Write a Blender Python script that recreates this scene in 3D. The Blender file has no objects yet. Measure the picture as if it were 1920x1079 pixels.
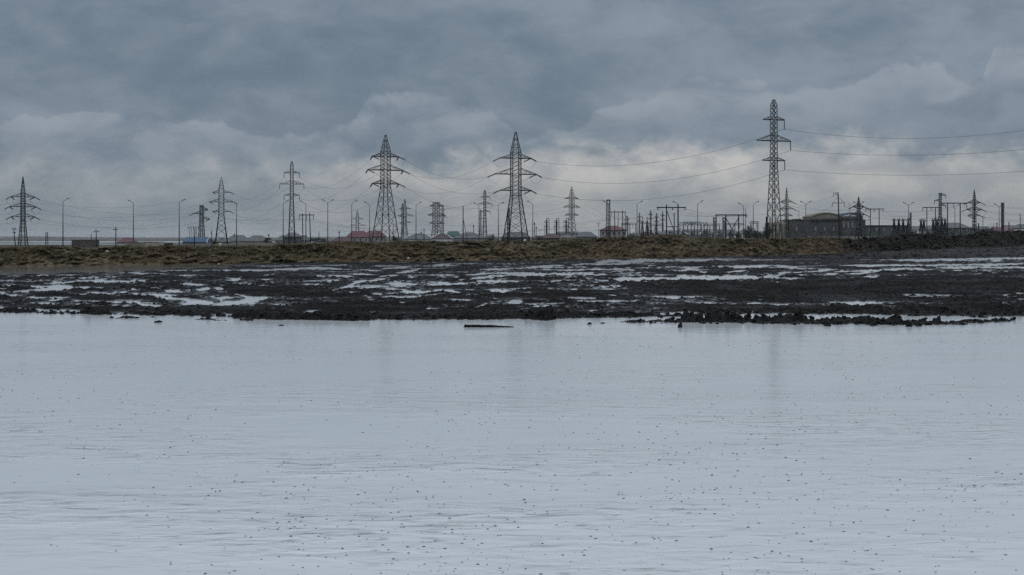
import bpy, math, random
import numpy as np

random.seed(7)
RNG = np.random.default_rng(11)
sc = bpy.context.scene
C = sc.collection
F = 2667.0      # focal length in photograph pixels (50 mm on a 36 mm sensor)
H = 2.5         # eye height over the pond
HY = 448.0      # horizon row of the photograph
GZ = 0.4        # level of the plain behind the berm
R = math.radians

# ------------------------------------------------------------------ camera
cam = bpy.data.cameras.new('camera')
cam.lens = 50.0
cam.sensor_width = 36.0
cam.shift_y = -(539.5 - HY) / 1920.0
cam.clip_start = 0.1
cam.clip_end = 30000
cam_ob = bpy.data.objects.new('camera', cam)
cam_ob.location = (0, 0, H)
cam_ob.rotation_euler = (R(90), 0, 0)
C.objects.link(cam_ob)
sc.camera = cam_ob

# ------------------------------------------------------------------ node helpers
class X:
    """A socket with arithmetic."""
    def __init__(s, nt, sock): s.nt, s.s = nt, sock
    def _m(s, op, *a, clamp=False):
        n = s.nt.nodes.new('ShaderNodeMath'); n.operation = op; n.use_clamp = clamp
        for i, v in enumerate((s,) + a):
            if isinstance(v, X): s.nt.links.new(v.s, n.inputs[i])
            else: n.inputs[i].default_value = v
        return X(s.nt, n.outputs[0])
    def __add__(s, o): return s._m('ADD', o)
    __radd__ = __add__
    def __mul__(s, o): return s._m('MULTIPLY', o)
    __rmul__ = __mul__
    def __sub__(s, o): return s._m('SUBTRACT', o)
    def __rsub__(s, o): return s._m('MULTIPLY', -1.0)._m('ADD', o)
    def __truediv__(s, o): return s._m('DIVIDE', o)
    def f(s, op, *a): return s._m(op, *a)
    def clamp(s): return s._m('ADD', 0.0, clamp=True)
    def step(s, a, b, lo=0.0, hi=1.0):
        n = s.nt.nodes.new('ShaderNodeMapRange'); n.interpolation_type = 'SMOOTHSTEP'
        s.nt.links.new(s.s, n.inputs[0])
        for i, v in enumerate((a, b, lo, hi)):
            if isinstance(v, X): s.nt.links.new(v.s, n.inputs[i + 1])
            else: n.inputs[i + 1].default_value = v
        return X(s.nt, n.outputs[0])

def comb(nt, x, y, z):
    n = nt.nodes.new('ShaderNodeCombineXYZ')
    for i, v in enumerate((x, y, z)):
        if isinstance(v, X): nt.links.new(v.s, n.inputs[i])
        else: n.inputs[i].default_value = v
    return n.outputs[0]

def noise(nt, vec, scale, detail=4.0, rough=0.55, dist=0.0):
    n = nt.nodes.new('ShaderNodeTexNoise')
    n.inputs['Scale'].default_value = scale
    n.inputs['Detail'].default_value = detail
    n.inputs['Roughness'].default_value = rough
    n.inputs['Distortion'].default_value = dist
    nt.links.new(vec, n.inputs['Vector'])
    return X(nt, n.outputs['Fac'])

def mixc(nt, fac, a, b):
    n = nt.nodes.new('ShaderNodeMix'); n.data_type = 'RGBA'
    if isinstance(fac, X): nt.links.new(fac.s, n.inputs[0])
    else: n.inputs[0].default_value = fac
    for i, v in ((6, a), (7, b)):
        if isinstance(v, tuple): n.inputs[i].default_value = (*v, 1.0)
        else: nt.links.new(v, n.inputs[i])
    return n.outputs[2]

# ------------------------------------------------------------------ world: overcast sky
SUN_EL, SUN_AZ = 52.0, 205.0
world = bpy.data.worlds.new('World')
sc.world = world
world.use_nodes = True
world.cycles.sampling_method = 'MANUAL'
world.cycles.sample_map_resolution = 1024
nt = world.node_tree
for n in list(nt.nodes): nt.nodes.remove(n)
wout = nt.nodes.new('ShaderNodeOutputWorld')
bg = nt.nodes.new('ShaderNodeBackground')
bg.inputs[1].default_value = 0.1
nt.links.new(bg.outputs[0], wout.inputs[0])
sky = nt.nodes.new('ShaderNodeTexSky')
sky.sky_type = 'NISHITA'
sky.sun_disc = False
sky.sun_elevation = R(SUN_EL)
sky.sun_rotation = R(SUN_AZ)
tc = nt.nodes.new('ShaderNodeTexCoord')
sp = nt.nodes.new('ShaderNodeSeparateXYZ')
nt.links.new(tc.outputs['Generated'], sp.inputs[0])
dx, dy, dz = (X(nt, sp.outputs[i]) for i in range(3))
dz = dz.f('ABSOLUTE')
el = dz.f('ARCSINE') * 57.2958
az = dx.f('ARCTAN2', dy) * 57.2958
vec = comb(nt, dx, dy, dz * 2.3)
vec2 = comb(nt, dx, dy, dz * 1.5)
n_big = noise(nt, vec, 6.0, 3.0, 0.5, 0.3)
n_mid = noise(nt, vec, 17.0, 7.0, 0.56, 0.45)
n_fine = noise(nt, vec2, 44.0, 6.0, 0.6, 0.25)
n_edge = noise(nt, vec2, 26.0, 7.0, 0.58, 0.2)
n_edge2 = noise(nt, comb(nt, dx + 3.1, dy, dz * 1.5), 15.0, 7.0, 0.55, 0.25)
# cloud deck
deckf = (n_big * 0.75 + n_mid * 0.85 + n_fine * 0.30 - 0.46 + az.step(-14.0, 16.0, -0.06, 0.13)).step(0.18, 0.92)
deck = mixc(nt, deckf, (0.134, 0.181, 0.235), (0.246, 0.292, 0.350))
# pale tops of a lower cloud bank
fc = nt.nodes.new('ShaderNodeFloatCurve')
cv = fc.mapping.curves[0]
PTS = [(0, 4.6), (330, 4.9), (520, 4.2), (640, 4.6), (720, 5.5), (800, 5.6), (960, 4.7), (1040, 4.3), (1130, 5.4), (1250, 6.1), (1400, 6.5), (1470, 5.9), (1580, 5.9), (1700, 7.0), (1760, 6.8), (1830, 5.9), (1860, 7.2), (1920, 7.6), (2200, 6.4)]
pts_ = [((math.degrees(math.atan((p - 960) / F)) + 30) / 60, e / 10) for p, e in PTS]
cv.points[0].location = (0, 0.52); cv.points[1].location = (1, 0.58)
for p in pts_: cv.points.new(*p)
fc.mapping.update()
nt.links.new((az + 30.0).f('DIVIDE', 60.0).clamp().s, fc.inputs['Value'])
b2 = X(nt, fc.outputs[0]) * 10.0 + (n_edge2 - 0.5) * 1.8 + (n_edge - 0.5) * 1.5 + (n_fine - 0.5) * 0.7
under = b2 - el
tops = under.step(-0.06, 0.2) * under.step(2.3, 0.1) * n_mid.step(0.34, 0.62, 0.25, 1.0)
deck2 = mixc(nt, tops * 0.52, deck, (0.33, 0.372, 0.42))
# bright band where the deck thins over the horizon
right = az.step(-16.0, 3.0, 0.40, 1.0)
b1 = (n_edge - 0.5) * 3.2 + (n_edge2 - 0.5) * 2.0 + (n_fine - 0.5) * 0.8 + 3.1 + az.step(-14.0, 6.0, -0.15, 0.55)
band = (b1 - el).step(-0.35, 1.0)
low = el.step(1.0, 3.5)
bandc = mixc(nt, (low * 0.98 + (n_fine - 0.5) * 0.9 + (n_mid - 0.5) * 1.2).clamp(), (0.300, 0.320, 0.333), (0.520, 0.512, 0.500))
cl = mixc(nt, band * right * n_mid.step(0.36, 0.58, 0.62, 0.95), deck2, bandc)
# an overcast vault grows brighter towards the zenith
cl = mixc(nt, el.step(8.0, 45.0) * 0.8, cl, (0.232, 0.240, 0.246))
gain = el.step(7.0, 62.0, 1.0, 4.3) * 10.0
vm = nt.nodes.new('ShaderNodeVectorMath'); vm.operation = 'SCALE'
nt.links.new(cl, vm.inputs[0]); nt.links.new(gain.s, vm.inputs['Scale'])
final = mixc(nt, 0.96, sky.outputs[0], vm.outputs[0])
nt.links.new(final, bg.inputs[0])

sun = bpy.data.lights.new('sun', 'SUN')
sun.energy = 0.5
sun.angle = R(40)
sun.color = (1.0, 0.97, 0.93)
sun_ob = bpy.data.objects.new('sun', sun)
sun_ob.rotation_euler = (R(90 - SUN_EL), 0, R(180 - SUN_AZ))
sun_ob.location = (0, -20, 60)
C.objects.link(sun_ob)

sc.view_settings.view_transform = 'Standard'
sc.view_settings.look = 'None'
sc.view_settings.exposure = 0.0
sc.view_settings.gamma = 1.0
sc.view_settings.use_curve_mapping = False
sc.cycles.use_denoising = False
sc.cycles.use_adaptive_sampling = False
sc.cycles.max_bounces = 6
sc.cycles.volume_bounces = 0

# ------------------------------------------------------------------ materials
def mat(name, col, rough=0.7, metal=0.0, ior=1.45, vary=0.25, scale=1.2, bump=0.0, bscale=8.0, spec=None, col2=None):
    m = bpy.data.materials.new(name); m.use_nodes = True
    t = m.node_tree; p = t.nodes['Principled BSDF']
    p.inputs['Roughness'].default_value = rough
    p.inputs['Metallic'].default_value = metal
    p.inputs['IOR'].default_value = ior
    if spec is not None: p.inputs['Specular IOR Level'].default_value = spec
    co = t.nodes.new('ShaderNodeTexCoord').outputs['Object']
    n = noise(t, co, scale, 5.0, 0.62)
    a = tuple(c * (1 - vary) for c in col)
    b = tuple(min(1, c * (1 + vary)) for c in col) if col2 is None else col2
    t.links.new(mixc(t, n.step(0.3, 0.7), a, b), p.inputs['Base Color'])
    if bump:
        bn = t.nodes.new('ShaderNodeBump'); bn.inputs['Strength'].default_value = bump
        bn.inputs['Distance'].default_value = 0.05
        t.links.new(noise(t, co, bscale, 5.0, 0.6).s, bn.inputs['Height'])
        t.links.new(bn.outputs[0], p.inputs['Normal'])
    return m

M = {}
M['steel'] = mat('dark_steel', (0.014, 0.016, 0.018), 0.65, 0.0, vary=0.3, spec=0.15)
M['steel_far'] = mat('haze_paled_steel', (0.036, 0.040, 0.045), 0.65, 0.0, vary=0.3, spec=0.2)  # paler than the near steel: fading with distance is put into the colour
M['insul'] = mat('insulator_glass', (0.014, 0.016, 0.018), 0.5, spec=0.25)
M['cable'] = mat('aluminium_cable', (0.06, 0.063, 0.067), 0.6)
M['lamp'] = mat('lamp_pole_paint', (0.065, 0.072, 0.08), 0.55)
M['wood'] = mat('tarred_timber', (0.016, 0.015, 0.014), 0.9, vary=0.4, scale=3, spec=0.15)
M['concrete'] = mat('weathered_concrete', (0.20, 0.21, 0.21), 0.85, vary=0.25)
M['concrete_dark'] = mat('damp_concrete', (0.10, 0.105, 0.11), 0.85, vary=0.25)
M['roof_red'] = mat('red_metal_roof', (0.085, 0.027, 0.035), 0.6, scale=0.6)
M['roof_maroon'] = mat('maroon_metal_roof', (0.045, 0.024, 0.029), 0.6, scale=0.6)
M['roof_grey'] = mat('grey_slate_roof', (0.085, 0.095, 0.105), 0.7, scale=0.6)
M['roof_green'] = mat('green_metal_roof', (0.02, 0.066, 0.057), 0.6, scale=0.6)
M['roof_blue'] = mat('blue_sheet_metal', (0.015, 0.062, 0.135), 0.55, scale=0.5)
M['roof_pink'] = mat('pink_metal_roof', (0.12, 0.055, 0.077), 0.6, scale=0.6)
M['white'] = mat('white_trim', (0.62, 0.64, 0.66), 0.6, vary=0.1)
M['wall_grey'] = mat('grey_render', (0.21, 0.21, 0.215), 0.85, scale=0.5)
M['wall_tan'] = mat('tan_stone', (0.30, 0.27, 0.225), 0.85, scale=0.5)
M['wall_olive'] = mat('olive_render', (0.19, 0.175, 0.14), 0.85, scale=0.5)
M['wall_slate'] = mat('dark_slate_render', (0.060, 0.063, 0.066), 0.85, scale=0.35, vary=0.4)
M['wall_green'] = mat('dark_green_render', (0.055, 0.068, 0.067), 0.85, scale=0.35, vary=0.35)
M['brick_dark'] = mat('dark_brown_brick', (0.07, 0.06, 0.057), 0.85, scale=0.8)
M['window'] = mat('sky_paled_glass', (0.20, 0.22, 0.235), 0.15, vary=0.1)  # pale base colour stands in for sky reflected in the panes
M['window_dark'] = mat('dark_window_glass', (0.03, 0.035, 0.04), 0.1, vary=0.1)
M['bark'] = mat('bark', (0.05, 0.043, 0.036), 0.9)
M['leaf'] = mat('dark_leaves', (0.028, 0.038, 0.026), 0.75, vary=0.45, scale=2.0)
M['clod'] = mat('wet_mud_clods', (0.008, 0.0077, 0.008), 0.7, vary=0.5, scale=6, bump=0.6, bscale=40, spec=0.14)
M['rock'] = mat('pale_rubble', (0.095, 0.076, 0.050), 0.9, vary=0.55, scale=0.8)
M['rock_pale'] = mat('pale_limestone', (0.30, 0.26, 0.2), 0.9, vary=0.3, scale=2)
M['log'] = mat('soaked_driftwood', (0.008, 0.0075, 0.0075), 0.75, vary=0.5, scale=5, bump=0.7, bscale=14, spec=0.1)
M['splash'] = mat('raindrop_splash_water', (0.075, 0.083, 0.092), 0.3, ior=1.33, vary=0.1, spec=0.3)  # darker than the pond: weaker reflection on the splash sides is put into the colour
M['road'] = mat('damp_asphalt', (0.05, 0.051, 0.053), 0.75, scale=0.4)
M['hill'] = mat('distant_scrub', (0.05, 0.055, 0.055), 0.95, scale=0.004)

# plain behind the berm
def ground_material():
    m = bpy.data.materials.new('plain_scrub'); m.use_nodes = True
    t = m.node_tree; p = t.nodes['Principled BSDF']; p.inputs['Roughness'].default_value = 0.95
    p.inputs['Specular IOR Level'].default_value = 0.1
    co = t.nodes.new('ShaderNodeTexCoord').outputs['Object']
    c = mixc(t, noise(t, co, 0.03, 6, 0.6).step(0.35, 0.65), (0.055, 0.05, 0.036), (0.10, 0.092, 0.066))
    t.links.new(c, p.inputs['Base Color'])
    return m
M['ground'] = ground_material()

def berm_material():
    m = bpy.data.materials.new('earth_berm_soil'); m.use_nodes = True
    t = m.node_tree; p = t.nodes['Principled BSDF']; p.inputs['Roughness'].default_value = 0.92
    p.inputs['Specular IOR Level'].default_value = 0.2
    co = t.nodes.new('ShaderNodeTexCoord').outputs['Object']
    n1 = noise(t, co, 0.35, 5, 0.6, 0.5).step(0.36, 0.64)
    n2 = noise(t, co, 1.6, 6, 0.65).step(0.34, 0.66)
    n3 = noise(t, co, 0.16, 4, 0.55).step(0.42, 0.6)
    a = mixc(t, n2, (0.022, 0.017, 0.011), (0.175, 0.135, 0.082))
    b = mixc(t, n2, (0.022, 0.020, 0.010), (0.125, 0.106, 0.056))
    c = mixc(t, n1, a, b)
    c = mixc(t, n3 * 0.6, c, (0.120, 0.082, 0.052))
    tf = t.nodes.new('ShaderNodeAttribute'); tf.attribute_name = 'turf'
    turf = (X(t, tf.outputs['Fac']) + (n1 - 0.5) * 0.5).step(0.3, 0.75)
    c = mixc(t, turf * 0.5, c, mixc(t, n2, (0.012, 0.013, 0.008), (0.044, 0.045, 0.022)))
    at = t.nodes.new('ShaderNodeAttribute'); at.attribute_name = 'tarry'
    tar = X(t, at.outputs['Fac'])
    c = mixc(t, tar, c, mixc(t, n2, (0.009, 0.0085, 0.008), (0.030, 0.026, 0.020)))
    t.links.new(c, p.inputs['Base Color'])
    bn = t.nodes.new('ShaderNodeBump'); bn.inputs['Strength'].default_value = 0.8; bn.inputs['Distance'].default_value = 0.12
    t.links.new(noise(t, co, 5.0, 5, 0.65).s, bn.inputs['Height'])
    t.links.new(bn.outputs[0], p.inputs['Normal'])
    return m
M['berm'] = berm_material()

def mud_material():
    m = bpy.data.materials.new('oily_black_mud'); m.use_nodes = True
    t = m.node_tree; p = t.nodes['Principled BSDF']
    co = t.nodes.new('ShaderNodeTexCoord').outputs['Object']
    n1 = noise(t, co, 0.25, 5, 0.6)
    n2 = noise(t, co, 4.0, 5, 0.65)
    c = mixc(t, n2.step(0.35, 0.68), (0.004, 0.004, 0.0043), (0.014, 0.0135, 0.014))
    sx = t.nodes.new('ShaderNodeSeparateXYZ'); t.links.new(co, sx.inputs[0])
    lane = noise(t, comb(t, X(t, sx.outputs[0]) * 0.035, X(t, sx.outputs[1]) * 0.16, 0.0), 1.0, 4.0, 0.6, 0.5).step(0.44, 0.66)
    c = mixc(t, lane * 0.8, c, mixc(t, n2.step(0.35, 0.68), (0.007, 0.0068, 0.0068), (0.022, 0.021, 0.0205)))
    at = t.nodes.new('ShaderNodeAttribute'); at.attribute_name = 'silt'
    silt = X(t, at.outputs['Fac'])
    c = mixc(t, silt, c, mixc(t, n2.step(0.35, 0.65), (0.016, 0.0145, 0.015), (0.050, 0.046, 0.047)))
    t.links.new(c, p.inputs['Base Color'])
    ge = t.nodes.new('ShaderNodeSeparateXYZ'); t.links.new(co, ge.inputs[0])
    wet = X(t, ge.outputs[2]).step(0.034, 0.001)
    t.links.new((n1.step(0.35, 0.62, 0.50, 0.9) * (1.0 - wet * 0.72)).s, p.inputs['Roughness'])
    t.links.new((wet * 0.38 + 0.04).s, p.inputs['Specular IOR Level'])
    bn = t.nodes.new('ShaderNodeBump'); bn.inputs['Strength'].default_value = 1.0; bn.inputs['Distance'].default_value = 0.09
    t.links.new(noise(t, co, 6.0, 4, 0.65).s, bn.inputs['Height'])
    t.links.new(bn.outputs[0], p.inputs['Normal'])
    return m
M['mud'] = mud_material()

def water_material(name, base, rough, ior, waves=True):
    m = bpy.data.materials.new(name); m.use_nodes = True
    t = m.node_tree; p = t.nodes['Principled BSDF']
    p.inputs['IOR'].default_value = ior
    p.inputs['Base Color'].default_value = (*base, 1)
    p.inputs['Roughness'].default_value = rough
    if waves:
        co = t.nodes.new('ShaderNodeTexCoord').outputs['Object']
        s = t.nodes.new('ShaderNodeSeparateXYZ'); t.links.new(co, s.inputs[0])
        x, y = X(t, s.outputs[0]), X(t, s.outputs[1])
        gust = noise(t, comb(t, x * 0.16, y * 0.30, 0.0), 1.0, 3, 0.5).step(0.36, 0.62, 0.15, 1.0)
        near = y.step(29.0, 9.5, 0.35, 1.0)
        w1 = noise(t, comb(t, x * 1.5, y * 3.4, 0.0), 1.0, 3.0, 0.5, 0.6)
        w2 = noise(t, comb(t, x * 5.0, y * 8.0, 3.0), 1.0, 3.0, 0.55, 0.3)
        h = (w1 * 1.0 + w2 * 0.25) * gust * near
        bn = t.nodes.new('ShaderNodeBump'); bn.inputs['Strength'].default_value = 1.0
        bn.inputs['Distance'].default_value = 0.035
        t.links.new(h.s, bn.inputs['Height'])
        t.links.new(bn.outputs[0], p.inputs['Normal'])
        # dark streaks put into the base colour for wavelet slopes that reflect less sky
        wave_shade = noise(t, comb(t, x * 2.4, y * 9.0, 7.0), 1.0, 4.0, 0.55, 0.8).step(0.53, 0.72)
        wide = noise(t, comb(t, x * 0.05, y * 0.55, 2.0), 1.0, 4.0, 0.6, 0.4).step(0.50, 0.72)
        c = mixc(t, wave_shade * gust * near * 0.95, base, tuple(v * 0.36 for v in base))
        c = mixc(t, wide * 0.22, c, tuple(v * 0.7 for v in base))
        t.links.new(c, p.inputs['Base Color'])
    return m
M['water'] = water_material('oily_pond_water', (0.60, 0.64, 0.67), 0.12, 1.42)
M['berm_reflection'] = water_material('berm_reflection_water', (0.12, 0.115, 0.105), 0.10, 1.35, False)  # brown base stands in for the berm mirrored in the pond
M['sea'] = water_material('far_water', (0.25, 0.28, 0.31), 0.3, 1.4, False)

# ------------------------------------------------------------------ object helpers
def gx(px, D): return (px - 960.0) / F * D
def gz(py, D): return H + (HY - py) / F * D

def tag(o, label, cat, group=None):
    o['label'] = label
    o['category'] = cat
    if group: o['group'] = group
    return o

def thing(name, label, cat, loc, rz=0.0, group=None):
    o = bpy.data.objects.new(name, None)
    C.objects.link(o)
    o.empty_display_size = 0.5
    o.location = loc
    o.rotation_euler = (0, 0, rz)
    return tag(o, label, cat, group)

class MB:
    def __init__(s): s.v, s.f = [], []
    def add(s, vs, fs):
        b = len(s.v)
        s.v.extend([tuple(map(float, q)) for q in vs])
        s.f.extend([tuple(i + b for i in q) for q in fs])
        return s
    def box(s, x0, x1, y0, y1, z0, z1):
        return s.add([(x0, y0, z0), (x1, y0, z0), (x1, y1, z0), (x0, y1, z0), (x0, y0, z1), (x1, y0, z1), (x1, y1, z1), (x0, y1, z1)],
                     [(3, 2, 1, 0), (4, 5, 6, 7), (0, 1, 5, 4), (1, 2, 6, 5), (2, 3, 7, 6), (3, 0, 4, 7)])
    def bar(s, a, b, w, w2=None, n=4):
        a, b = np.array(a, float), np.array(b, float)
        d = b - a; L = np.linalg.norm(d)
        if L < 1e-6: return s
        d /= L
        u = np.cross(d, (0, 0, 1.0))
        if np.linalg.norm(u) < 1e-3: u = np.array((1.0, 0, 0))
        u /= np.linalg.norm(u); v = np.cross(d, u)
        w2 = w if w2 is None else w2
        vs = []
        for p, r in ((a, w), (b, w2)):
            for k in range(n):
                t = 2 * math.pi * (k + 0.5) / n
                vs.append(p + (u * math.cos(t) + v * math.sin(t)) * r * 0.5 * (1.414 if n == 4 else 1.0))
        fs = [(k, (k + 1) % n, n + (k + 1) % n, n + k) for k in range(n)]
        fs += [tuple(reversed(range(n))), tuple(range(n, 2 * n))]
        return s.add(vs, fs)
    def path(s, pts, r, n=6, r2=None):
        pts = [np.array(p, float) for p in pts]
        m = len(pts); vs = []
        for i, p in enumerate(pts):
            d = pts[min(i + 1, m - 1)] - pts[max(i - 1, 0)]
            d /= np.linalg.norm(d)
            u = np.cross(d, (0, 0, 1.0))
            if np.linalg.norm(u) < 1e-3: u = np.cross(d, (0, 1.0, 0))
            u /= np.linalg.norm(u); v = np.cross(d, u)
            rr = r if r2 is None else r + (r2 - r) * i / (m - 1)
            for k in range(n):
                t = 2 * math.pi * k / n
                vs.append(p + (u * math.cos(t) + v * math.sin(t)) * rr)
        fs = [(i * n + k, i * n + (k + 1) % n, (i + 1) * n + (k + 1) % n, (i + 1) * n + k) for i in range(m - 1) for k in range(n)]
        fs += [tuple(reversed(range(n))), tuple(range((m - 1) * n, m * n))]
        return s.add(vs, fs)
    def build(s, name, m, parent=None, smooth=False, label=None):
        me = bpy.data.meshes.new(name)
        me.from_pydata(s.v, [], s.f)
        me.materials.append(m)
        if smooth: me.polygons.foreach_set('use_smooth', [True] * len(me.polygons))
        o = bpy.data.objects.new(name, me)
        C.objects.link(o)
        if parent is not None: o.parent = parent
        if label: o['label'] = label
        return o

def mesh_np(name, verts, quads, m, kind='structure', smooth=True, tris=False):
    me = bpy.data.meshes.new(name)
    k = 3 if tris else 4
    me.vertices.add(len(verts)); me.vertices.foreach_set('co', np.ascontiguousarray(verts, dtype=np.float32).ravel())
    me.loops.add(len(quads) * k); me.loops.foreach_set('vertex_index', np.ascontiguousarray(quads, dtype=np.int32).ravel())
    me.polygons.add(len(quads))
    me.polygons.foreach_set('loop_start', np.arange(0, len(quads) * k, k, dtype=np.int32))
    if smooth: me.polygons.foreach_set('use_smooth', np.ones(len(quads), dtype=bool))
    me.update(calc_edges=True)
    me.validate()
    me.materials.append(m)
    o = bpy.data.objects.new(name, me)
    C.objects.link(o)
    if kind: o['kind'] = kind
    return o

def grid_quads(nr, nc):
    i = np.arange(nr * nc).reshape(nr, nc)
    return np.stack([i[:-1, :-1], i[:-1, 1:], i[1:, 1:], i[1:, :-1]], -1).reshape(-1, 4)

# value noise in numpy
def vnoise(x, y, seed=0):
    xi, yi = np.floor(x), np.floor(y)
    fx, fy = x - xi, y - yi
    fx = fx * fx * (3 - 2 * fx); fy = fy * fy * (3 - 2 * fy)
    xi = xi.astype(np.int64); yi = yi.astype(np.int64)
    def h(a, b):
        n = (a * 374761393 + b * 668265263 + seed * 1274126177) & 0xffffffff
        n = ((n ^ (n >> 13)) * 1274126177) & 0xffffffff
        n = ((n ^ (n >> 16)) * 2246822519) & 0xffffffff
        return ((n ^ (n >> 15)) & 0xffff) / 65535.0
    a, b, c, d = h(xi, yi), h(xi + 1, yi), h(xi, yi + 1), h(xi + 1, yi + 1)
    return (a * (1 - fx) + b * fx) * (1 - fy) + (c * (1 - fx) + d * fx) * fy - 0.5
def fbm(x, y, seed=0, octv=4, gain=0.5):
    s, a = 0.0, 1.0
    for k in range(octv):
        s = s + a * vnoise(x * 2 ** k + 17.3 * k, y * 2 ** k - 9.1 * k, seed + k)
        a *= gain
    return s
def sstep(a, b, x):
    t = np.clip((x - a) / (b - a), 0, 1)
    return t * t * (3 - 2 * t)

# ------------------------------------------------------------------ the setting: plain, water, mud, berm
BX = [-900, 0, 320, 640, 960, 1280, 1500, 1600, 1700, 1800, 1920, 2900]
BD = [112, 128, 138, 150, 160, 188, 212, 226, 243, 262, 285, 330]      # distance of the berm's foot
BZ = [0, 0, 0, 0, 0, 0, 0.12, 0.35, 0.62, 0.85, 1.05, 1.2]             # height of its foot
CX = [-900, 0, 330, 480, 560, 640, 760, 960, 1030, 1080, 1150, 1200, 1270, 1330, 1400, 1480, 1530, 1560, 1600, 1640, 1670, 1720, 1752, 1775, 1800, 1822, 1845, 1862, 1885, 1905, 1920, 2300, 2900]
CY = [463, 462, 461, 459.5, 457, 453, 450.5, 452, 450, 447.5, 444, 442.5, 440, 446, 446.5, 446.5, 443, 444.5, 448, 444, 440.5, 437.5, 438.5, 442, 440.5, 438, 430.5, 433, 434, 431.5, 432, 434, 440]
def foot_d(px): return np.interp(px, BX, BD)
def foot_z(px): return np.interp(px, BX, BZ)

# plain: one sheet from under the berm to the horizon
cols = np.concatenate([np.linspace(-5200, -200, 26), np.linspace(-150, 2080, 80), np.linspace(2200, 7200, 26)])
rows = np.array([0.0, 0.02, 0.05, 0.1, 0.2, 0.4, 0.7, 1.0])
V = []
for t in rows:
    d = (foot_d(cols) + 9) * (1 - t) + 7200 * t
    V.append(np.stack([(cols - 960) / F * d, d, np.full_like(d, GZ)], -1))
mesh_np('ground', np.concatenate(V), grid_quads(len(rows), len(cols)), M['ground'], smooth=False)

# pond
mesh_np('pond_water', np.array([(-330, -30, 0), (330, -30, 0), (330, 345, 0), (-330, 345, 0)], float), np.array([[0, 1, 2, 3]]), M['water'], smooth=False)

# sheet added on the left, its dark brown standing in for the berm's reflection
c = np.linspace(-420, 470, 60)
v = np.concatenate([np.stack([(c - 960) / F * d, d, np.full_like(c, 0.005)], -1) for d in (F * H / (np.interp(c, [-420, 0, 200, 330, 470], [519, 517, 513, 507, 503]) - HY), foot_d(c) + 1.5)])
mesh_np('berm_reflection_sheet', v, grid_quads(2, 60), M['berm_reflection'], smooth=False)

# road behind the berm
mb = MB().box(-420, 420, 316, 324, GZ + 0.002, GZ + 0.06)
o = mb.build('road', M['road']); o['kind'] = 'structure'

# far shallow water on the left and low hills on the horizon
def strip(name, D0, D1, pxa, pxb, m, z):
    n = 60
    c = np.linspace(pxa, pxb, n)
    w = fbm(c / 160.0, c * 0, 5, 3)
    d0, d1 = D0 * (1 + 0.10 * w), D1 * (1 + 0.12 * fbm(c / 120.0, c * 0, 9, 3))
    fade = np.clip((pxb - c) / (0.25 * (pxb - pxa)), 0, 1)
    mid = (d0 + d1) / 2
    d0 = mid + (d0 - mid) * fade; d1 = mid + (d1 - mid) * fade
    v = np.concatenate([np.stack([(c - 960) / F * d0, d0, np.full(n, z)], -1), np.stack([(c - 960) / F * d1, d1, np.full(n, z)], -1)])
    return mesh_np(name, v, grid_quads(2, n), m, smooth=False)
strip('far_lake_water', 475, 640, -1500, 460, M['sea'], GZ + 0.03)
strip('far_lake_water', 760, 1300, -1500, 900, M['sea'], GZ + 0.03)
c = np.linspace(-5200, 7200, 320)
hh = 4.5 + 5.0 * (fbm(c / 420.0, c * 0, 21, 4) + 0.5) + 7.0 * np.exp(-((c - 68) / 16.0) ** 2) * 0.6
vs = np.concatenate([np.stack([(c - 960) / F * d, np.full_like(c, d), z], -1) for d, z in ((4300, c * 0 + GZ - 0.5), (4600, GZ + hh), (5400, GZ + hh * 0.8), (5900, c * 0 + GZ - 0.5))])
mesh_np('far_hills', vs, grid_quads(4, len(c)), M['hill'])

# --- mud flat
PX = np.arange(-260, 2180, 1.75)
PY = np.concatenate([np.arange(636, 520, -0.48), np.arange(520, 468.5, -0.36)])
px, py = np.meshgrid(PX, PY)
D = F * H / (py - HY)
Xw = (px - 960) / F * D
Yw = D
h = np.full_like(px, 0.021)
h += 0.05 * fbm(Xw / 3.6, Yw / 4.2, 1, 3)
h += 0.035 * fbm(Xw / 1.1 + 0.4 * Yw, Yw / 2.4, 3, 3)
lump = np.abs(fbm(Xw / 0.55, Yw / 0.75, 6, 3, 0.6))
h += 0.10 * (lump - 0.12) * (0.5 + 1.5 * (vnoise(Xw / 6, Yw / 7, 13) + 0.5))
h += 0.040 * fbm(Xw / 0.16, Yw / 0.24, 8, 2)
h += 0.06 * np.clip(fbm(Xw / 9, Yw / 5, 31, 2) - 0.05, 0, 1)

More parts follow.
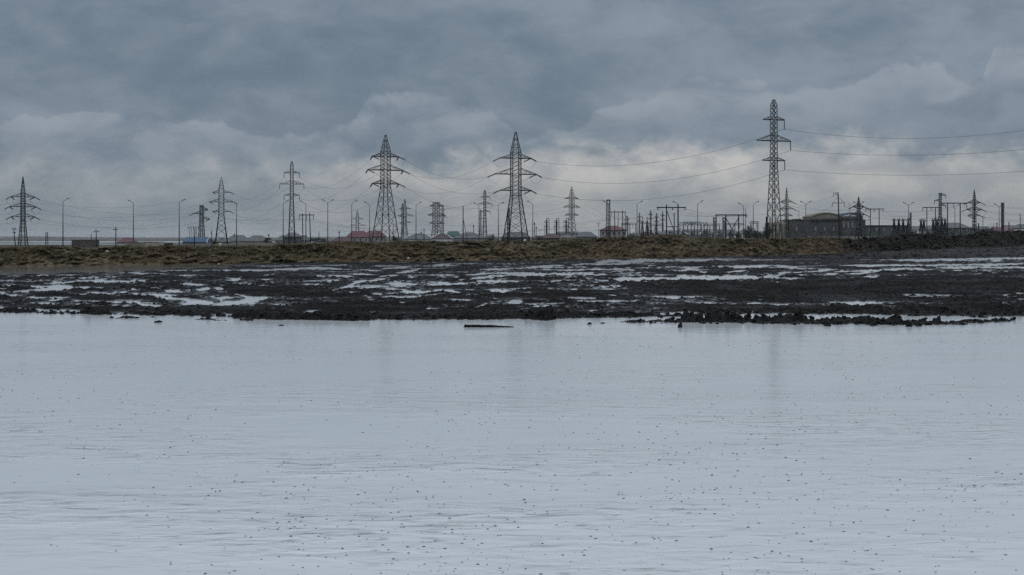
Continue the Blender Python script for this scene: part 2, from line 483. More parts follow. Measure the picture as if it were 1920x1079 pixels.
def stroke(pts, th, depth, soft=0.7, sign=-1, seed=0):
    """A trough (sign -1) or a ridge (+1) along a polyline given on the ground."""
    xs = np.array([p[0] for p in pts], float); ys = np.array([p[1] for p in pts], float)
    if xs[0] > xs[-1]: xs, ys = xs[::-1], ys[::-1]
    j0, j1 = np.searchsorted(PX, xs[0] - 10), np.searchsorted(PX, xs[-1] + 10)
    if j1 - j0 < 2: return
    i0, i1 = np.searchsorted(-PY, -(ys.max() + th + 5)), np.searchsorted(-PY, -(ys.min() - th - 5))
    P, Q = px[i0:i1, j0:j1], py[i0:i1, j0:j1]
    line = np.interp(P, xs, ys) + 1.6 * fbm(P / 26.0, P * 0, 40 + seed, 3)
    L = xs[-1] - xs[0]
    e = min(0.45 * L, 26.0)
    u = np.clip(np.minimum(P - xs[0] + 4, xs[-1] + 4 - P) / e, 0, 1) ** 0.6
    w = th * 0.5 * u * np.clip(0.62 + 1.0 * (fbm(P / 21.0, Q / 4.0, 60 + seed, 3) + 0.25) + 0.8 * fbm(P / 6.0, Q / 1.6, 160 + seed, 3), 0.05, 3) + 1e-3
    k = sstep(1.0 + soft, 1.0 - soft, np.abs(Q - line) / w)
    k *= (u > 0)
    sub = h[i0:i1, j0:j1]
    if sign < 0: sub[:] = sub * (1 - 0.80 * k) - depth * k
    else: sub += depth * k

PUDDLES = [
 ([(80,531),(140,530)],3),([(130,528),(275,526)],4),([(115,521),(225,519)],2.4),([(0,537),(30,536)],2.5),([(40,537),(140,537)],2.5),
 ([(25,547),(80,543),(165,541)],5.5),([(80,543),(120,536)],4),([(-60,544),(25,542)],2.5),([(-80,554),(40,554)],3),([(60,559),(137,558)],4.5),
 ([(10,558),(70,560)],2.5),([(80,562),(300,568)],2.4),([(50,568),(115,570)],2.4),([(255,568),(300,577)],3.5),([(175,549),(230,551)],2.4),
 ([(235,553),(330,554)],3),([(285,557),(370,564),(397,566)],5),([(320,576),(395,566)],3),([(230,543),(260,542)],2.5),([(280,541),(300,542)],3.5),
 ([(310,545),(340,547)],3.5),([(340,533),(388,535)],3.5),([(370,543),(400,541)],3.5),([(-80,575),(30,577)],3),([(35,578),(110,584),(180,584)],5),
 ([(140,570),(175,572)],2),([(150,506),(320,501),(420,499)],4),([(240,508),(400,507)],2),
 ([(400,508),(545,505),(645,504)],2.8),([(665,507),(725,507)],2.2),([(583,518),(662,519)],3.4),([(495,516),(520,515)],2),([(438,524),(449,524)],3.4),
 ([(595,528),(635,526)],3),([(540,532),(567,529)],2.4),([(572,535),(610,535)],2.6),([(640,540),(670,530),(725,523)],3.4),([(605,552),(640,541)],2.4),
 ([(640,541),(672,535)],2.6),([(400,541),(420,543)],3.4),([(440,552),(470,556),(507,558)],5),([(400,573),(450,566),(507,558)],5),([(400,559),(445,557)],2.6),
 ([(735,501),(785,498)],2.4),([(710,517),(800,516)],3.2),([(745,513),(790,505)],4),([(728,531),(778,533)],5.5),([(700,541),(760,544)],2.5),
 ([(750,548),(805,546)],7),([(700,553),(715,553)],3.5),([(710,557),(800,556)],3.5),([(660,564),(705,561)],3),([(760,557),(830,552)],3.5),
 ([(680,587),(720,585)],2.4),([(575,583),(612,582)],2.2),([(545,589),(592,587)],4),([(470,589),(512,591)],5),([(395,590),(470,592)],4),([(660,596),(690,595)],2),
 ([(808,497),(864,495)],2.2),([(800,516),(850,516)],2.4),([(875,515),(990,511)],2.6),([(860,525),(950,518)],4),([(895,527),(970,528)],4.5),
 ([(800,535),(880,532)],3.4),([(958,514),(1022,514)],5.5),([(1020,515),(1110,513)],3.4),([(905,543),(990,547)],2.6),([(922,546),(960,547)],5.5),
 ([(815,543),(850,547),(865,550)],3.4),([(800,553),(827,554)],2.6),([(820,562),(878,562)],2.6),([(885,583),(912,570)],3.4),([(956,567),(978,566)],5.5),
 ([(985,569),(1060,570)],2.2),([(1066,558),(1115,560)],4.6),([(1075,565),(1200,564)],2.8),([(1135,554),(1155,554)],2.6),([(1035,583),(1065,582)],2.4),
 ([(1105,582),(1120,582)],2.4),([(1000,500),(1200,493)],2.6),([(900,505),(1100,500)],2.2),([(1040,508),(1220,502)],2),
 ([(1145,523),(1300,521),(1390,520),(1505,521)],7),([(1255,508),(1310,507)],3),([(1287,504),(1310,504)],2.6),([(1308,511),(1327,510)],2.6),
 ([(1355,512),(1405,507)],2.4),([(1330,500),(1480,499)],2.8),([(1440,513),(1560,508)],2.6),([(1120,491),(1330,487),(1560,485)],5),([(1215,557),(1318,557)],3),
 ([(1400,570),(1425,567)],2),([(1230,590),(1312,587)],4.6),([(1345,581),(1400,581)],2.6),([(1190,597),(1285,599)],5),([(1335,592),(1480,591),(1560,593)],4),
 ([(1560,594),(1720,596)],3),([(1550,485),(1700,488),(1950,484)],5),([(1590,499),(1700,498),(1950,494)],2.6),([(1560,510),(1750,505)],3.2),
 ([(1750,502),(1950,501)],2.8),([(1580,514),(1640,512)],2.6),([(1622,519),(1647,518)],3.4),([(1678,517),(1702,516)],2.6),([(1830,513),(1870,512)],2.2),
 ([(1890,527),(1990,527)],2.6),([(1700,556),(1800,554)],2.2),([(1830,553),(1910,553)],2.2),([(1575,568),(1660,568)],5),([(1670,580),(1722,581)],3.6),([(1860,572),(1990,573)],2),
]
RIDGES = [([(1180,540),(1500,540),(1920,536)],22,0.07),([(1600,530),(1950,536)],16,0.10),([(1700,586),(1830,583),(2100,583)],11,0.16),([(1560,580),(1720,588)],9,0.10),
          ([(230,560),(330,562)],5,0.06),([(870,585),(1080,592)],14,0.05),([(560,575),(800,578)],12,0.06),([(420,545),(620,550)],16,0.05)]
h += 0.16 * sstep(120, 240, D) * (fbm(Xw / 2.2, Yw / 5.0, 141, 4) + 0.05)
# near shore and the open water by the berm's foot on the left
shore = np.interp(px, [-300, 0, 110, 200, 300, 400, 520, 640, 850, 1000, 1090, 1170, 1280, 1330, 1500, 1700, 1800, 1850, 1920, 2200],
                      [588, 587, 589.5, 590.5, 592, 594, 598, 600.5, 600.5, 599, 597, 596, 594, 590, 589, 592, 594, 597, 594, 593])
shore = shore + 1.8 * fbm(px / 30.0, px * 0, 77, 3) + 2.0 * fbm(px / 5.0, py / 3.0, 78, 2)
for k, (pts, th, dp) in enumerate(RIDGES): stroke(pts, th, dp, 0.9, 1, 300 + k)
for k, (pts, th) in enumerate(PUDDLES): stroke([(a, b + 0.6) for a, b in pts], th * 1.1, 0.044, 0.9, -1, k)
rs_ = random.Random(5)
for k in range(230):
    xx, yy = rs_.uniform(-80, 2000), 497 + 95 * rs_.random() ** 1.2
    L = rs_.uniform(8, 55) * (1.3 - (yy - 497) / 160)
    stroke([(xx, yy), (xx + L, yy + rs_.uniform(-1.6, 1.2))], rs_.uniform(1.3, 2.2), 0.05, 0.85, -1, 500 + k)
off = sstep(-1.2, 2.6, py - shore)
h = h * (1 - off) - 0.16 * off + 0.05 * off * fbm(Xw / 0.5, Yw / 0.5, 90, 2)
# low rim of clods left standing in the water in front of the shore
for k, (pts, th, dp) in enumerate([([(1165,604.5),(1300,604),(1420,605),(1560,607),(1720,608),(1845,604),(1900,600)],9,0.20),([(1280,602.5),(1420,602),(1500,604)],4,0.15),([(1500,604),(1640,603.5),(1760,603)],4,0.14),
                                  ([(355,600),(470,601)],5,0.155),([(440,598),(690,601)],6,0.17),([(195,597),(290,596)],4,0.17),([(1000,600),(1040,600)],5,0.20),([(160,588),(200,588)],4,0.14)]):
    stroke(pts, th, dp, 0.9, 1, 400 + k)
h += (off > 0.3) * np.clip(h + 0.05, 0, 1) * 1.3 * fbm(Xw / 0.28, Yw / 0.34, 95, 2)
farline = np.interp(px, [-300, 0, 100, 200, 330, 420, 500], [517, 515, 514, 511, 505, 501, 480])
pond = sstep(0.8, -1.6, py - farline - 2.0 * fbm(px / 40.0, px * 0, 79, 3))
h = h * (1 - pond) - 0.15 * pond
# the flat rises towards the dark heaps on the right
fd = foot_d(px); rise = foot_z(px) * sstep(0.66, 1.0, D / fd) + 0.25 * foot_z(px) * sstep(1.0, 1.2, D / fd)
h += rise + rise * (0.45 * fbm(Xw / 3.0, Yw / 6.0, 143, 5, 0.6) + 0.25 * np.abs(fbm(Xw / 1.2, Yw / 2.0, 147, 3)))
silt = sstep(0.05, 0.4, rise) * (0.55 + 0.9 * fbm(Xw / 5.0, Yw / 9.0, 151, 3)) + 0.35 * sstep(497, 488, py) * sstep(1000, 1350, px)
mud = mesh_np('mud_flat', np.stack([Xw, Yw, h], -1).reshape(-1, 3), grid_quads(*px.shape), M['mud'])
at = mud.data.attributes.new('silt', 'FLOAT', 'POINT'); at.data.foreach_set('value', np.clip(silt, 0, 1).astype(np.float32).ravel())
MUD_H = h

# --- earth berm
T = np.concatenate([np.linspace(-0.08, 1, 64), 1 + np.linspace(0.04, 1, 16)])
BPX = np.arange(-400, 2330, 1.9)
bpx, bt = np.meshgrid(BPX, T)
fd = foot_d(bpx) + 0.9 * fbm(bpx / 60.0, bpx * 0, 2, 3); fz = foot_z(bpx)
run = 3.6 + 0.8 * fbm(bpx / 90.0, bpx * 0, 4, 2)
tarry = np.clip(sstep(1535, 1640, bpx + 60 * fbm(bpx / 30, bt * 3, 12, 3)), 0, 1)
crest_d = fd + run
cz = gz(np.interp(bpx, CX, CY) + 0.9, crest_d) - 0.06 + 0.16 * fbm(bpx / 34.0, bpx * 0, 66, 4)
tt = np.clip(bt, 0, 1)
prof = (0.80 * tt + 0.20 * np.sin(tt * math.pi / 2)) * (1 + 0.10 * np.sin(tt * math.pi))
Bd = fd + run * bt
Bz = fz - 0.05 + (cz - fz) * prof
back = np.clip(bt - 1, 0, 1)
Bd = np.where(bt > 1, crest_d + back * 12, Bd)
Bz = np.where(bt > 1, cz + (GZ - 0.3 - cz) * sstep(0.25, 1.0, back), Bz)
bX = (bpx - 960) / F * Bd
amp = sstep(-0.05, 0.15, bt) * (1 - 0.7 * sstep(1.0, 1.2, bt))
bv = 3.6 * bt
ru = fbm(bX / 2.3, bv / 1.7, 51, 6, 0.58)
rv = np.abs(fbm(bX / 0.8, bv / 0.62, 57, 3, 0.6))
Bd2 = Bd - amp * (1.15 * ru + 1.0 * (rv - 0.15))
Bz2 = Bz + amp * (0.16 * ru + 0.30 * (rv - 0.15)) * (0.55 + 0.45 * sstep(1000, 1750, bpx))
berm = mesh_np('earth_berm', np.stack([(bpx - 960) / F * Bd2, Bd2, Bz2], -1).reshape(-1, 3), grid_quads(*bpx.shape), M['berm'])
at = berm.data.attributes.new('tarry', 'FLOAT', 'POINT'); at.data.foreach_set('value', tarry.astype(np.float32).ravel())

at = berm.data.attributes.new('turf', 'FLOAT', 'POINT')
at.data.foreach_set('value', np.clip(sstep(0.35, 0.8, bt + 0.5 * fbm(bX / 4, Bz * 1.5, 99, 3)) * (0.55 + 0.45 * sstep(700, 300, bpx)), 0, 1).astype(np.float32).ravel())

# lumps scattered as one mass
phi = (1 + 5 ** 0.5) / 2
ICO = np.array([(-1, phi, 0), (1, phi, 0), (-1, -phi, 0), (1, -phi, 0), (0, -1, phi), (0, 1, phi), (0, -1, -phi), (0, 1, -phi), (phi, 0, -1), (phi, 0, 1), (-phi, 0, -1), (-phi, 0, 1)]) / 1.9021
ICF = np.array([(0, 11, 5), (0, 5, 1), (0, 1, 7), (0, 7, 10), (0, 10, 11), (1, 5, 9), (5, 11, 4), (11, 10, 2), (10, 7, 6), (7, 1, 8), (3, 9, 4), (3, 4, 2), (3, 2, 6), (3, 6, 8), (3, 8, 9), (4, 9, 5), (2, 4, 11), (6, 2, 10), (8, 6, 7), (9, 8, 1)])
def lumps(name, pos, size, m, squash=(0.55, 0.9), jit=0.35, smooth=False):
    n = len(pos)
    a = RNG.uniform(0, 2 * math.pi, n); ca, sa = np.cos(a)[:, None], np.sin(a)[:, None]
    v = ICO[None] * (1 + RNG.uniform(-jit, jit, (n, 12, 1)))
    v = v * np.stack([RNG.uniform(0.8, 1.5, n), RNG.uniform(0.7, 1.1, n), RNG.uniform(*squash, n)], -1)[:, None, :]
    v = np.stack([v[..., 0] * ca - v[..., 1] * sa, v[..., 0] * sa + v[..., 1] * ca, v[..., 2]], -1) * size[:, None, None] + pos[:, None, :]
    f = ICF[None] + (np.arange(n) * 12)[:, None, None]
    return mesh_np(name, v.reshape(-1, 3), f.reshape(-1, 3), m, 'stuff', smooth, True)

def pick(mask, n):
    idx = np.flatnonzero(mask.ravel())
    return RNG.choice(idx, min(n, len(idx)), replace=False)
# clods on the mud: more of them along the shore and on the ridges
w = (h > 0.015) & (py > 520)
k = pick(w, 5200)
size = RNG.uniform(0.02, 0.055, len(k)) * (D.ravel()[k] / 55) ** 0.5
lumps('mud_clods', np.stack([Xw.ravel()[k], Yw.ravel()[k], h.ravel()[k] + size * 0.1], -1), size, M['clod'])
w = (h > -0.02) & (py > shore - 7) & (px > -100) & (px < 2020)
k = pick(w, 2200)
size = 0.018 + 0.06 * RNG.random(len(k)) ** 2.6
lumps('shore_mud_clods', np.stack([Xw.ravel()[k], Yw.ravel()[k], np.maximum(h.ravel()[k], -0.01) + size * 0.15], -1), size, M['clod'])
w = (rise > 0.06) & (D < foot_d(px) + 2)
k = pick(w, 1100)
size = 0.05 + 0.28 * RNG.random(len(k)) ** 4
lumps('dirt_clods', np.stack([Xw.ravel()[k], Yw.ravel()[k], h.ravel()[k]], -1), size, M['clod'])
# rubble and dry grass on the berm
w = (bt > 0.03) & (bt < 1.05) & (tarry < 0.5)
k = pick(w, 1500)
size = 0.035 + 0.22 * RNG.random(len(k)) ** 4
lumps('berm_rubble', np.stack([((bpx - 960) / F * Bd2).ravel()[k], Bd2.ravel()[k] - size * 0.2, Bz2.ravel()[k]], -1), size, M['rock'])
w = (bt > 0.05) & (bt < 1.1) & (tarry > 0.5)
k = pick(w, 900)
size = 0.08 + 0.32 * RNG.random(len(k)) ** 3
lumps('tarry_berm_lumps', np.stack([((bpx - 960) / F * Bd2).ravel()[k], Bd2.ravel()[k] - size * 0.2, Bz2.ravel()[k]], -1), size, M['clod'])

def grass(name, k, hmin, hmax, m):
    n = len(k)
    b = np.stack([((bpx - 960) / F * Bd2).ravel()[k], Bd2.ravel()[k], Bz2.ravel()[k] - 0.03], -1)
    V, nb = [], 7
    for j in range(nb):
        p = b + RNG.normal(0, 0.09, (n, 3)) * (1, 1, 0)
        hgt = RNG.uniform(hmin, hmax, n); a = RNG.uniform(0, math.pi, n); wd = RNG.uniform(0.012, 0.03, n)
        du = np.stack([np.cos(a) * wd, np.sin(a) * wd, 0 * a], -1)
        tip = p + np.stack([RNG.normal(0, 0.5, n) * hgt, RNG.normal(0, 0.5, n) * hgt, hgt], -1)
        V.append(np.stack([p - du, p + du, tip], 1))
    V = np.concatenate(V).reshape(-1, 3)
    return mesh_np(name, V, np.arange(len(V)).reshape(-1, 3), m, 'stuff', False, True)
M['straw'] = mat('dry_straw_grass', (0.13, 0.105, 0.058), 0.9, vary=0.4, scale=0.4)
M['sedge'] = mat('dull_green_weeds', (0.05, 0.046, 0.023), 0.9, vary=0.4, scale=0.4)
w = (bt > 0.1) & (bt < 1.15) & (tarry < 0.4) & (fbm(bX / 3, Bz * 2, 71, 3) > 0.02)
grass('dry_grass', pick(w, 5200), 0.10, 0.30, M['straw'])
w = (bt > 0.25) & (bt < 1.3) & (tarry < 0.6) & (fbm(bX / 3, Bz * 2, 75, 3) > 0.0)
grass('green_weeds', pick(w, 5200), 0.08, 0.26, M['sedge'])

# rain splashes on the open water
def splashes(n):
    py_ = 618 + (1085 - 618) * RNG.random(n) ** 1.4
    d = F * H / (py_ - HY)
    x = (RNG.uniform(-60, 1980, n) - 960) / F * d
    keep = fbm(x / 2.2, d / 3.5, 33, 3) > RNG.uniform(-0.42, 0.32, n)
    x, d = x[keep], d[keep]; n = len(x)
    s = 0.42 * RNG.uniform(0.28, 1.0, n) ** 1.9 * (d / 18.0) ** 0.35
    V, Q = [], []
    ring = [(0.014, 0.018), (0.024, 0.010), (0.040, 0.0025), (0.062, 0.0008)]
    seg = 10
    b = 0
    a = np.arange(seg) * 2 * math.pi / seg
    for i in range(n):
        r0 = s[i]
        tall = r0 * random.choice((0.25, 0.5, 0.8, 1.0))
        wide = r0 * random.uniform(0.7, 1.25)
        pts = [np.stack([x[i] + np.cos(a) * rr * wide, d[i] + np.sin(a) * rr * wide, np.full(seg, zz * tall + 0.0012)], -1) for rr, zz in ring]
        V.append(np.concatenate([[(x[i], d[i], 0.024 * tall)], *pts]))
        for q in range(seg):
            Q.append((b, b + 1 + q, b + 1 + (q + 1) % seg))
            for l in range(len(ring) - 2):
                u0, u1 = b + 1 + l * seg + q, b + 1 + l * seg + (q + 1) % seg
                Q.append((u0, u0 + seg, u1 + seg)); Q.append((u0, u1 + seg, u1))
        b += 1 + seg * len(ring)
    return mesh_np('raindrop_splashes', np.concatenate(V), np.array(Q), M['splash'], 'stuff', True, True)
splashes(6000)

# ------------------------------------------------------------------ things on the shore
def noisy_lump(n1, n2, sx, sy, sz, seed, rough=0.35):
    rr = random.Random(seed)
    mb = MB(); vs = []; fs = []
    for i in range(n1 + 1):
        th = math.pi * i / n1
        for j in range(n2):
            ph = 2 * math.pi * j / n2
            q = 1 + rr.uniform(-rough, rough)
            vs.append((sx * math.sin(th) * math.cos(ph) * q, sy * math.sin(th) * math.sin(ph) * q, sz * math.cos(th) * q))
    for i in range(n1):
        for j in range(n2):
            a, b_ = i * n2 + j, i * n2 + (j + 1) % n2
            fs.append((a, a + n2, b_ + n2, b_))
    return mb.add(vs, fs)

def wpt(px_, py_):
    d = F * H / (py_ - HY)
    return (px_ - 960) / F * d, d

x0, d0 = wpt(916, 614)
t = thing('driftwood_log', 'long black soaked log floating just off the mud shore', 'log', (x0, d0, 0))
sec = [(-0.70, 0.022), (-0.66, 0.052), (-0.55, 0.06), (-0.35, 0.058), (-0.15, 0.06), (0.05, 0.054), (0.18, 0.04), (0.40, 0.03), (0.58, 0.02), (0.72, 0.008)]
mb = MB(); ns = 10; vs = []; fs = []
for i, (x, r) in enumerate(sec):
    for j in range(ns):
        a = 2 * math.pi * j / ns
        q = r * random.uniform(0.82, 1.18)
        vs.append((x, math.cos(a) * q * 1.5 - 0.05 * x, 0.012 + math.sin(a) * q))
for i in range(len(sec) - 1):
    for j in range(ns): fs.append((i * ns + j, i * ns + (j + 1) % ns, (i + 1) * ns + (j + 1) % ns, (i + 1) * ns + j))
fs += [tuple(range(ns)), tuple(reversed(range((len(sec) - 1) * ns, len(sec) * ns)))]
mb.add(vs, fs).build('trunk', M['log'], t)
MB().path([(-0.62, -0.04, 0.04), (-0.66, -0.05, 0.085), (-0.67, -0.07, 0.10)], 0.014, 6, 0.008).build('branch_stub', M['log'], t)

x0, d0 = wpt(986, 609)
o = MB().path([(0, 0, -0.1), (0.005, 0, 0.06), (-0.012, 0.01, 0.13), (0.01, 0.01, 0.19), (-0.005, 0, 0.235)], 0.008, 6, 0.004).build('stick', M['log'])
o.location = (x0, d0, 0); tag(o, 'thin bent stick poking upright out of the water beside the floating log', 'stick')

for px_, py_, sx, sz, lab in [
    (1275, 614.5, 0.085, 0.10, 'stubby dark mud clump in open water before the long clod ridge'),
    (1105, 608.5, 0.085, 0.045, 'flat mud clump alone between the floating log and the clod ridge'),
    (1130, 607, 0.06, 0.025, 'thin sliver of mud just right of the flat lone clump'),
    (297, 605, 0.12, 0.045, 'wedge-shaped grey mud clump in water off the left shore'),
    (1704, 613, 0.09, 0.09, 'rounded mud clump at the water edge near the right ridge end'),
    (1552, 612, 0.10, 0.06, 'low mud clump at the water edge below the ridge middle'),
    (1897, 599.5, 0.06, 0.03, 'small mud clump alone in water at the far right shore'),
    (528, 611, 0.10, 0.02, 'flat dark speck of mud in the water off the left shore')]:
    x0, d0 = wpt(px_, py_)
    o = noisy_lump(5, 9, sx, sx * 0.8, sz, int(px_)).build('mud_clump', M['clod'])
    o.location = (x0, d0, sz * 0.25); tag(o, lab, 'mud clump', 'mud clumps standing in the water')

def on_berm(px_, py_):
    j = int(round((px_ - BPX[0]) / 1.9))
    pyv = HY + F * (H - Bz2[:, j]) / Bd2[:, j]
    i = int(np.argmin(np.abs(pyv[:76] - py_)))
    return (px_ - 960) / F * Bd2[i, j], Bd2[i, j], Bz2[i, j]
for px_, py_, s, m, lab in [
    (765, 485, 0.22, 'rock_pale', 'pale upright boulder low on the brown berm'),
    (410, 498, 0.16, 'rock_pale', 'whitish rock at the foot of the berm where the mud begins'),
    (915, 472, 0.38, 'rock', 'large tan boulder halfway up the berm under the central pylon'),
    (852, 478, 0.34, 'rock', 'broad brown boulder on the berm left of the central pylon'),
    (960, 459, 0.30, 'rock', 'brown boulder near the berm top under the central pylon'),
    (1010, 465, 0.34, 'rock', 'brown boulder on the berm right of the central pylon'),
    (1150, 462, 0.34, 'rock', 'tan boulder on the berm below the red-roofed two-storey house'),
    (201, 473, 0.22, 'rock_pale', 'pale rock slab on the left berm face')]:
    o = noisy_lump(5, 8, s, s * 0.8, s * 0.85, int(px_ * 3), 0.22).build('boulder', M[m])
    o.location = on_berm(px_, py_); tag(o, lab, 'boulder', 'boulders on the berm')
for px_, py_, D_, lab in [(413, 457.5, 150, 'small bright white block on the berm top below the grey hip roofs'), (984, 448.5, 172, 'small bright white block at the foot of the central pylon')]:
    o = noisy_lump(4, 7, 0.17, 0.14, 0.11, int(px_), 0.2).build('rubble_block', M['white'])
    x0, y0, z0 = on_berm(px_, np.interp(px_, CX, CY)); o.location = (x0, y0, z0 + 0.12); tag(o, lab, 'rubble block')

# ------------------------------------------------------------------ lattice pylons
PYL = {}
def pylon(key, label, px_, D_, top, base_hw, waist, body_hw, arms, yaw, steel='steel', flat=False, hang=0.0, hang_sides=(-1, 1), neck=None, lw=0.30, bw=0.15,
          panels_base=5, panels_body=10, tension=True, rise=None, group='lattice pylons'):
    """Sizes in photograph pixels at distance D_; arms: list of (py, left, right)."""
    s = D_ / F
    lw_ins = lw; lw *= 0.74; bw *= 0.58
    yr = R(yaw); cy, sy = math.cos(yr), math.sin(yr)
    k = s / (abs(cy) + abs(sy))
    Z = lambda y: gz(y, D_) - GZ
    t = thing('lattice_pylon', label, 'pylon', (gx(px_, D_), D_, GZ), yr, group)
    ztop, zw = Z(top), Z(waist)
    # the foot lies lower than the berm top: carry the flare on down to the plain
    zb_vis = Z(HY)
    hb, hw_ = base_hw * k, body_hw * k
    hb = hw_ + (hb - hw_) * zw / max(zw - zb_vis, 0.1)
    zneck = Z(neck) if neck is not None else (ztop - 2.2 if flat else ztop - 5)
    hwt = min(0.2, 0.05 + 0.5 * max(lw_ins - 0.26, 0) * 4) if not flat else max(hw_ * (0.35 if flat is True else 0.9), 0.2)
    prof = [(0, hb), (zw, hw_), (zneck, hw_ * (0.92 if flat else 0.97)), (ztop, hwt)]
    def hwz(z):
        return float(np.interp(z, [p[0] for p in prof], [p[1] for p in prof]))
    cor = [(1, 1), (-1, 1), (-1, -1), (1, -1)]
    for cx_, cyy in cor:
        mb = MB()
        for (z0, a), (z1, b_) in zip(prof[:-1], prof[1:]):
            f0 = 1.0 - 0.5 * z0 / ztop; f1 = 1.0 - 0.5 * z1 / ztop
            mb.bar((cx_ * a, cyy * a, z0), (cx_ * b_, cyy * b_, z1), lw * f0, lw * f1)
        mb.build('leg', M[steel], t)
    def brace(nm, z0, z1, n, w, geo=1.0):
        mb = MB()
        zs = [0.0]
        for q in range(n): zs.append(zs[-1] + geo ** (-q))
        zs = [z0 + (z1 - z0) * q / zs[-1] for q in zs]
        for a, b_ in zip(zs[:-1], zs[1:]):
            ha, hb_ = hwz(a), hwz(b_)
            for q in range(4):
                c0, c1 = cor[q], cor[(q + 1) % 4]
                p0, p1 = (c0[0] * ha, c0[1] * ha, a), (c1[0] * ha, c1[1] * ha, a)
                r0, r1 = (c0[0] * hb_, c0[1] * hb_, b_), (c1[0] * hb_, c1[1] * hb_, b_)
                mb.bar(p0, r1, w); mb.bar(p1, r0, w)
                if a == zs[n // 2] or a == z0: mb.bar(p0, p1, w)
        mb.build(nm, M[steel], t)
    brace('base_bracing', 0.3, zw, panels_base, bw, 1.22)
    brace('body_bracing', zw, zneck, panels_body, bw)
    brace('peak_bracing', zneck, zneck + (ztop - zneck) * 0.75, 3, bw * 0.8) if not flat else brace('peak_bracing', zneck, ztop - 0.3, 1, bw * 0.9)
    cw = hwt + lw * 0.25
    c_ = MB().box(-cw, cw, -cw, cw, ztop - 0.15, ztop + 0.12)
    c_.build('peak_cap', M[steel], t)
    tips = {}
    for lv, (ay, la, ra) in enumerate(arms):
        za = Z(ay); hz = hwz(za)
        for sd, ln in ((-1, la), (1, ra)):
            if not ln: continue
            L = ln * s / abs(cy)
            rs = (rise if rise else 0.34 * (L - hz)) 
            rs = min(max(rs, 0.7), 2.4)
            hz2 = hwz(za + rs)
            tip = (sd * L, 0, za)
            mb = MB()
            for q in (-1, 1):
                mb.bar((sd * hz, q * hz, za), (tip[0], q * 0.12, za), lw * 1.0)
                mb.bar((sd * hz2, q * hz2, za + rs), (tip[0], q * 0.08, za + 0.1), lw * 0.45)
                for fr in ((0.35, 0.68) if L - hz > 3.0 else (0.45,)):
                    xb = hz + (L - hz) * fr
                    zt = za + rs * (1 - fr); wq = hz * (1 - fr) + 0.12
                    mb.bar((sd * xb, q * wq, za), (sd * (hz2 + (L - hz2) * fr), q * wq, zt), bw * 0.8)
                    mb.bar((sd * xb, q * wq, za), (sd * (hz2 + (L - hz2) * max(fr - 0.33, 0)), q * (wq + 0.1), za + rs * (1 - max(fr - 0.33, 0))), bw * 0.8)
            for fr in (0.0, 0.5):
                xb = hz + (L - hz) * fr; wq = hz * (1 - fr) + 0.12
                mb.bar((sd * xb, -wq, za), (sd * xb, wq, za), bw * 0.8)
            mb.build('crossarm', M[steel], t)
            wt = np.array((t.location[0] + tip[0] * cy, D_ + tip[0] * sy, GZ + za))
            if hang and sd in hang_sides:
                hl = hang * s
                mb = MB()
                mb.bar((tip[0], 0, za), (tip[0], 0, za - 0.2), 0.08)
                nd = 7
                for q in range(nd):
                    z1 = za - 0.2 - (hl - 0.2) * q / nd; z2 = z1 - (hl - 0.2) / nd
                    mb.bar((tip[0], 0, z1), (tip[0], 0, (z1 + z2) / 2), 0.12 * lw_ins / 0.3, 0.34 * lw_ins / 0.3, 6)
                    mb.bar((tip[0], 0, (z1 + z2) / 2), (tip[0], 0, z2), 0.34 * lw_ins / 0.3, 0.12 * lw_ins / 0.3, 6)
                mb.build('insulator', M['insul'], t)
                wt = wt - np.array((0, 0, hl))
            tips[(lv, sd)] = wt
    PYL[key] = dict(ob=t, tips=tips, tension=tension and not hang, ends={}, yr=yr, D=D_, lw=lw_ins)
    return t

def to_local(P, w):
    d = np.array(w) - np.array(P['ob'].location)
    c_, s_ = math.cos(P['yr']), math.sin(P['yr'])
    return (d[0] * c_ + d[1] * s_, -d[0] * s_ + d[1] * c_, d[2])

def insul_string(P, a, b_, double=False):
    mb = MB()
    a, b_ = np.array(to_local(P, a)), np.array(to_local(P, b_))
    n = 8; f = P['lw'] / 0.3
    for q in range(n):
        p0 = a + (b_ - a) * q / n; p1 = a + (b_ - a) * (q + 0.55) / n; p2 = a + (b_ - a) * (q + 1) / n
        mb.bar(p0, p1, 0.14 * f, 0.40 * f, 6); mb.bar(p1, p2, 0.40 * f, 0.14 * f, 6)
    mb.build('insulator', M['insul'], P['ob'])

def span(a, b_, sag, r, label, group):
    a, b_ = np.array(a, float), np.array(b_, float)
    n = 26
    pts = []
    mid = a
    for q in range(n + 1):
        u = q / n
        p = a + (b_ - a) * u
        p[2] -= 4 * sag * u * (1 - u)
        pts.append(p - mid)
    o = MB().path(pts, r, 4).build('overhead_cable', M['cable'])
    o.location = mid
    return tag(o, label, 'cable', group)

LV = ('top', 'middle', 'bottom')
def leave(P, k, toward):
    """Where a cable leaves pylon P at tip k: past a strain insulator if it has them."""
    a = np.array(P['tips'][k])
    if not P['tension']: return a
    d = np.array(toward, float) - a; d[2] = 0
    d /= np.linalg.norm(d)
    ln = 1.9 * P['lw'] / 0.3
    e = a + d * ln + np.array((0, 0, -0.45 * ln))
    insul_string(P, a, e)
    P['ends'].setdefault(k, []).append(e)
    return e
def connect(A, B, pairs, sag, label, group, r=0.028):
    PA, PB = PYL[A], PYL[B]
    for ka, kb in pairs:
        a, b_ = PA['tips'][ka], PB['tips'][kb]
        ea, eb = leave(PA, ka, b_), leave(PB, kb, a)
        span(ea, eb, sag, r, label.format(lv=LV[ka[0]], side='left' if ka[1] < 0 else 'right'), group)

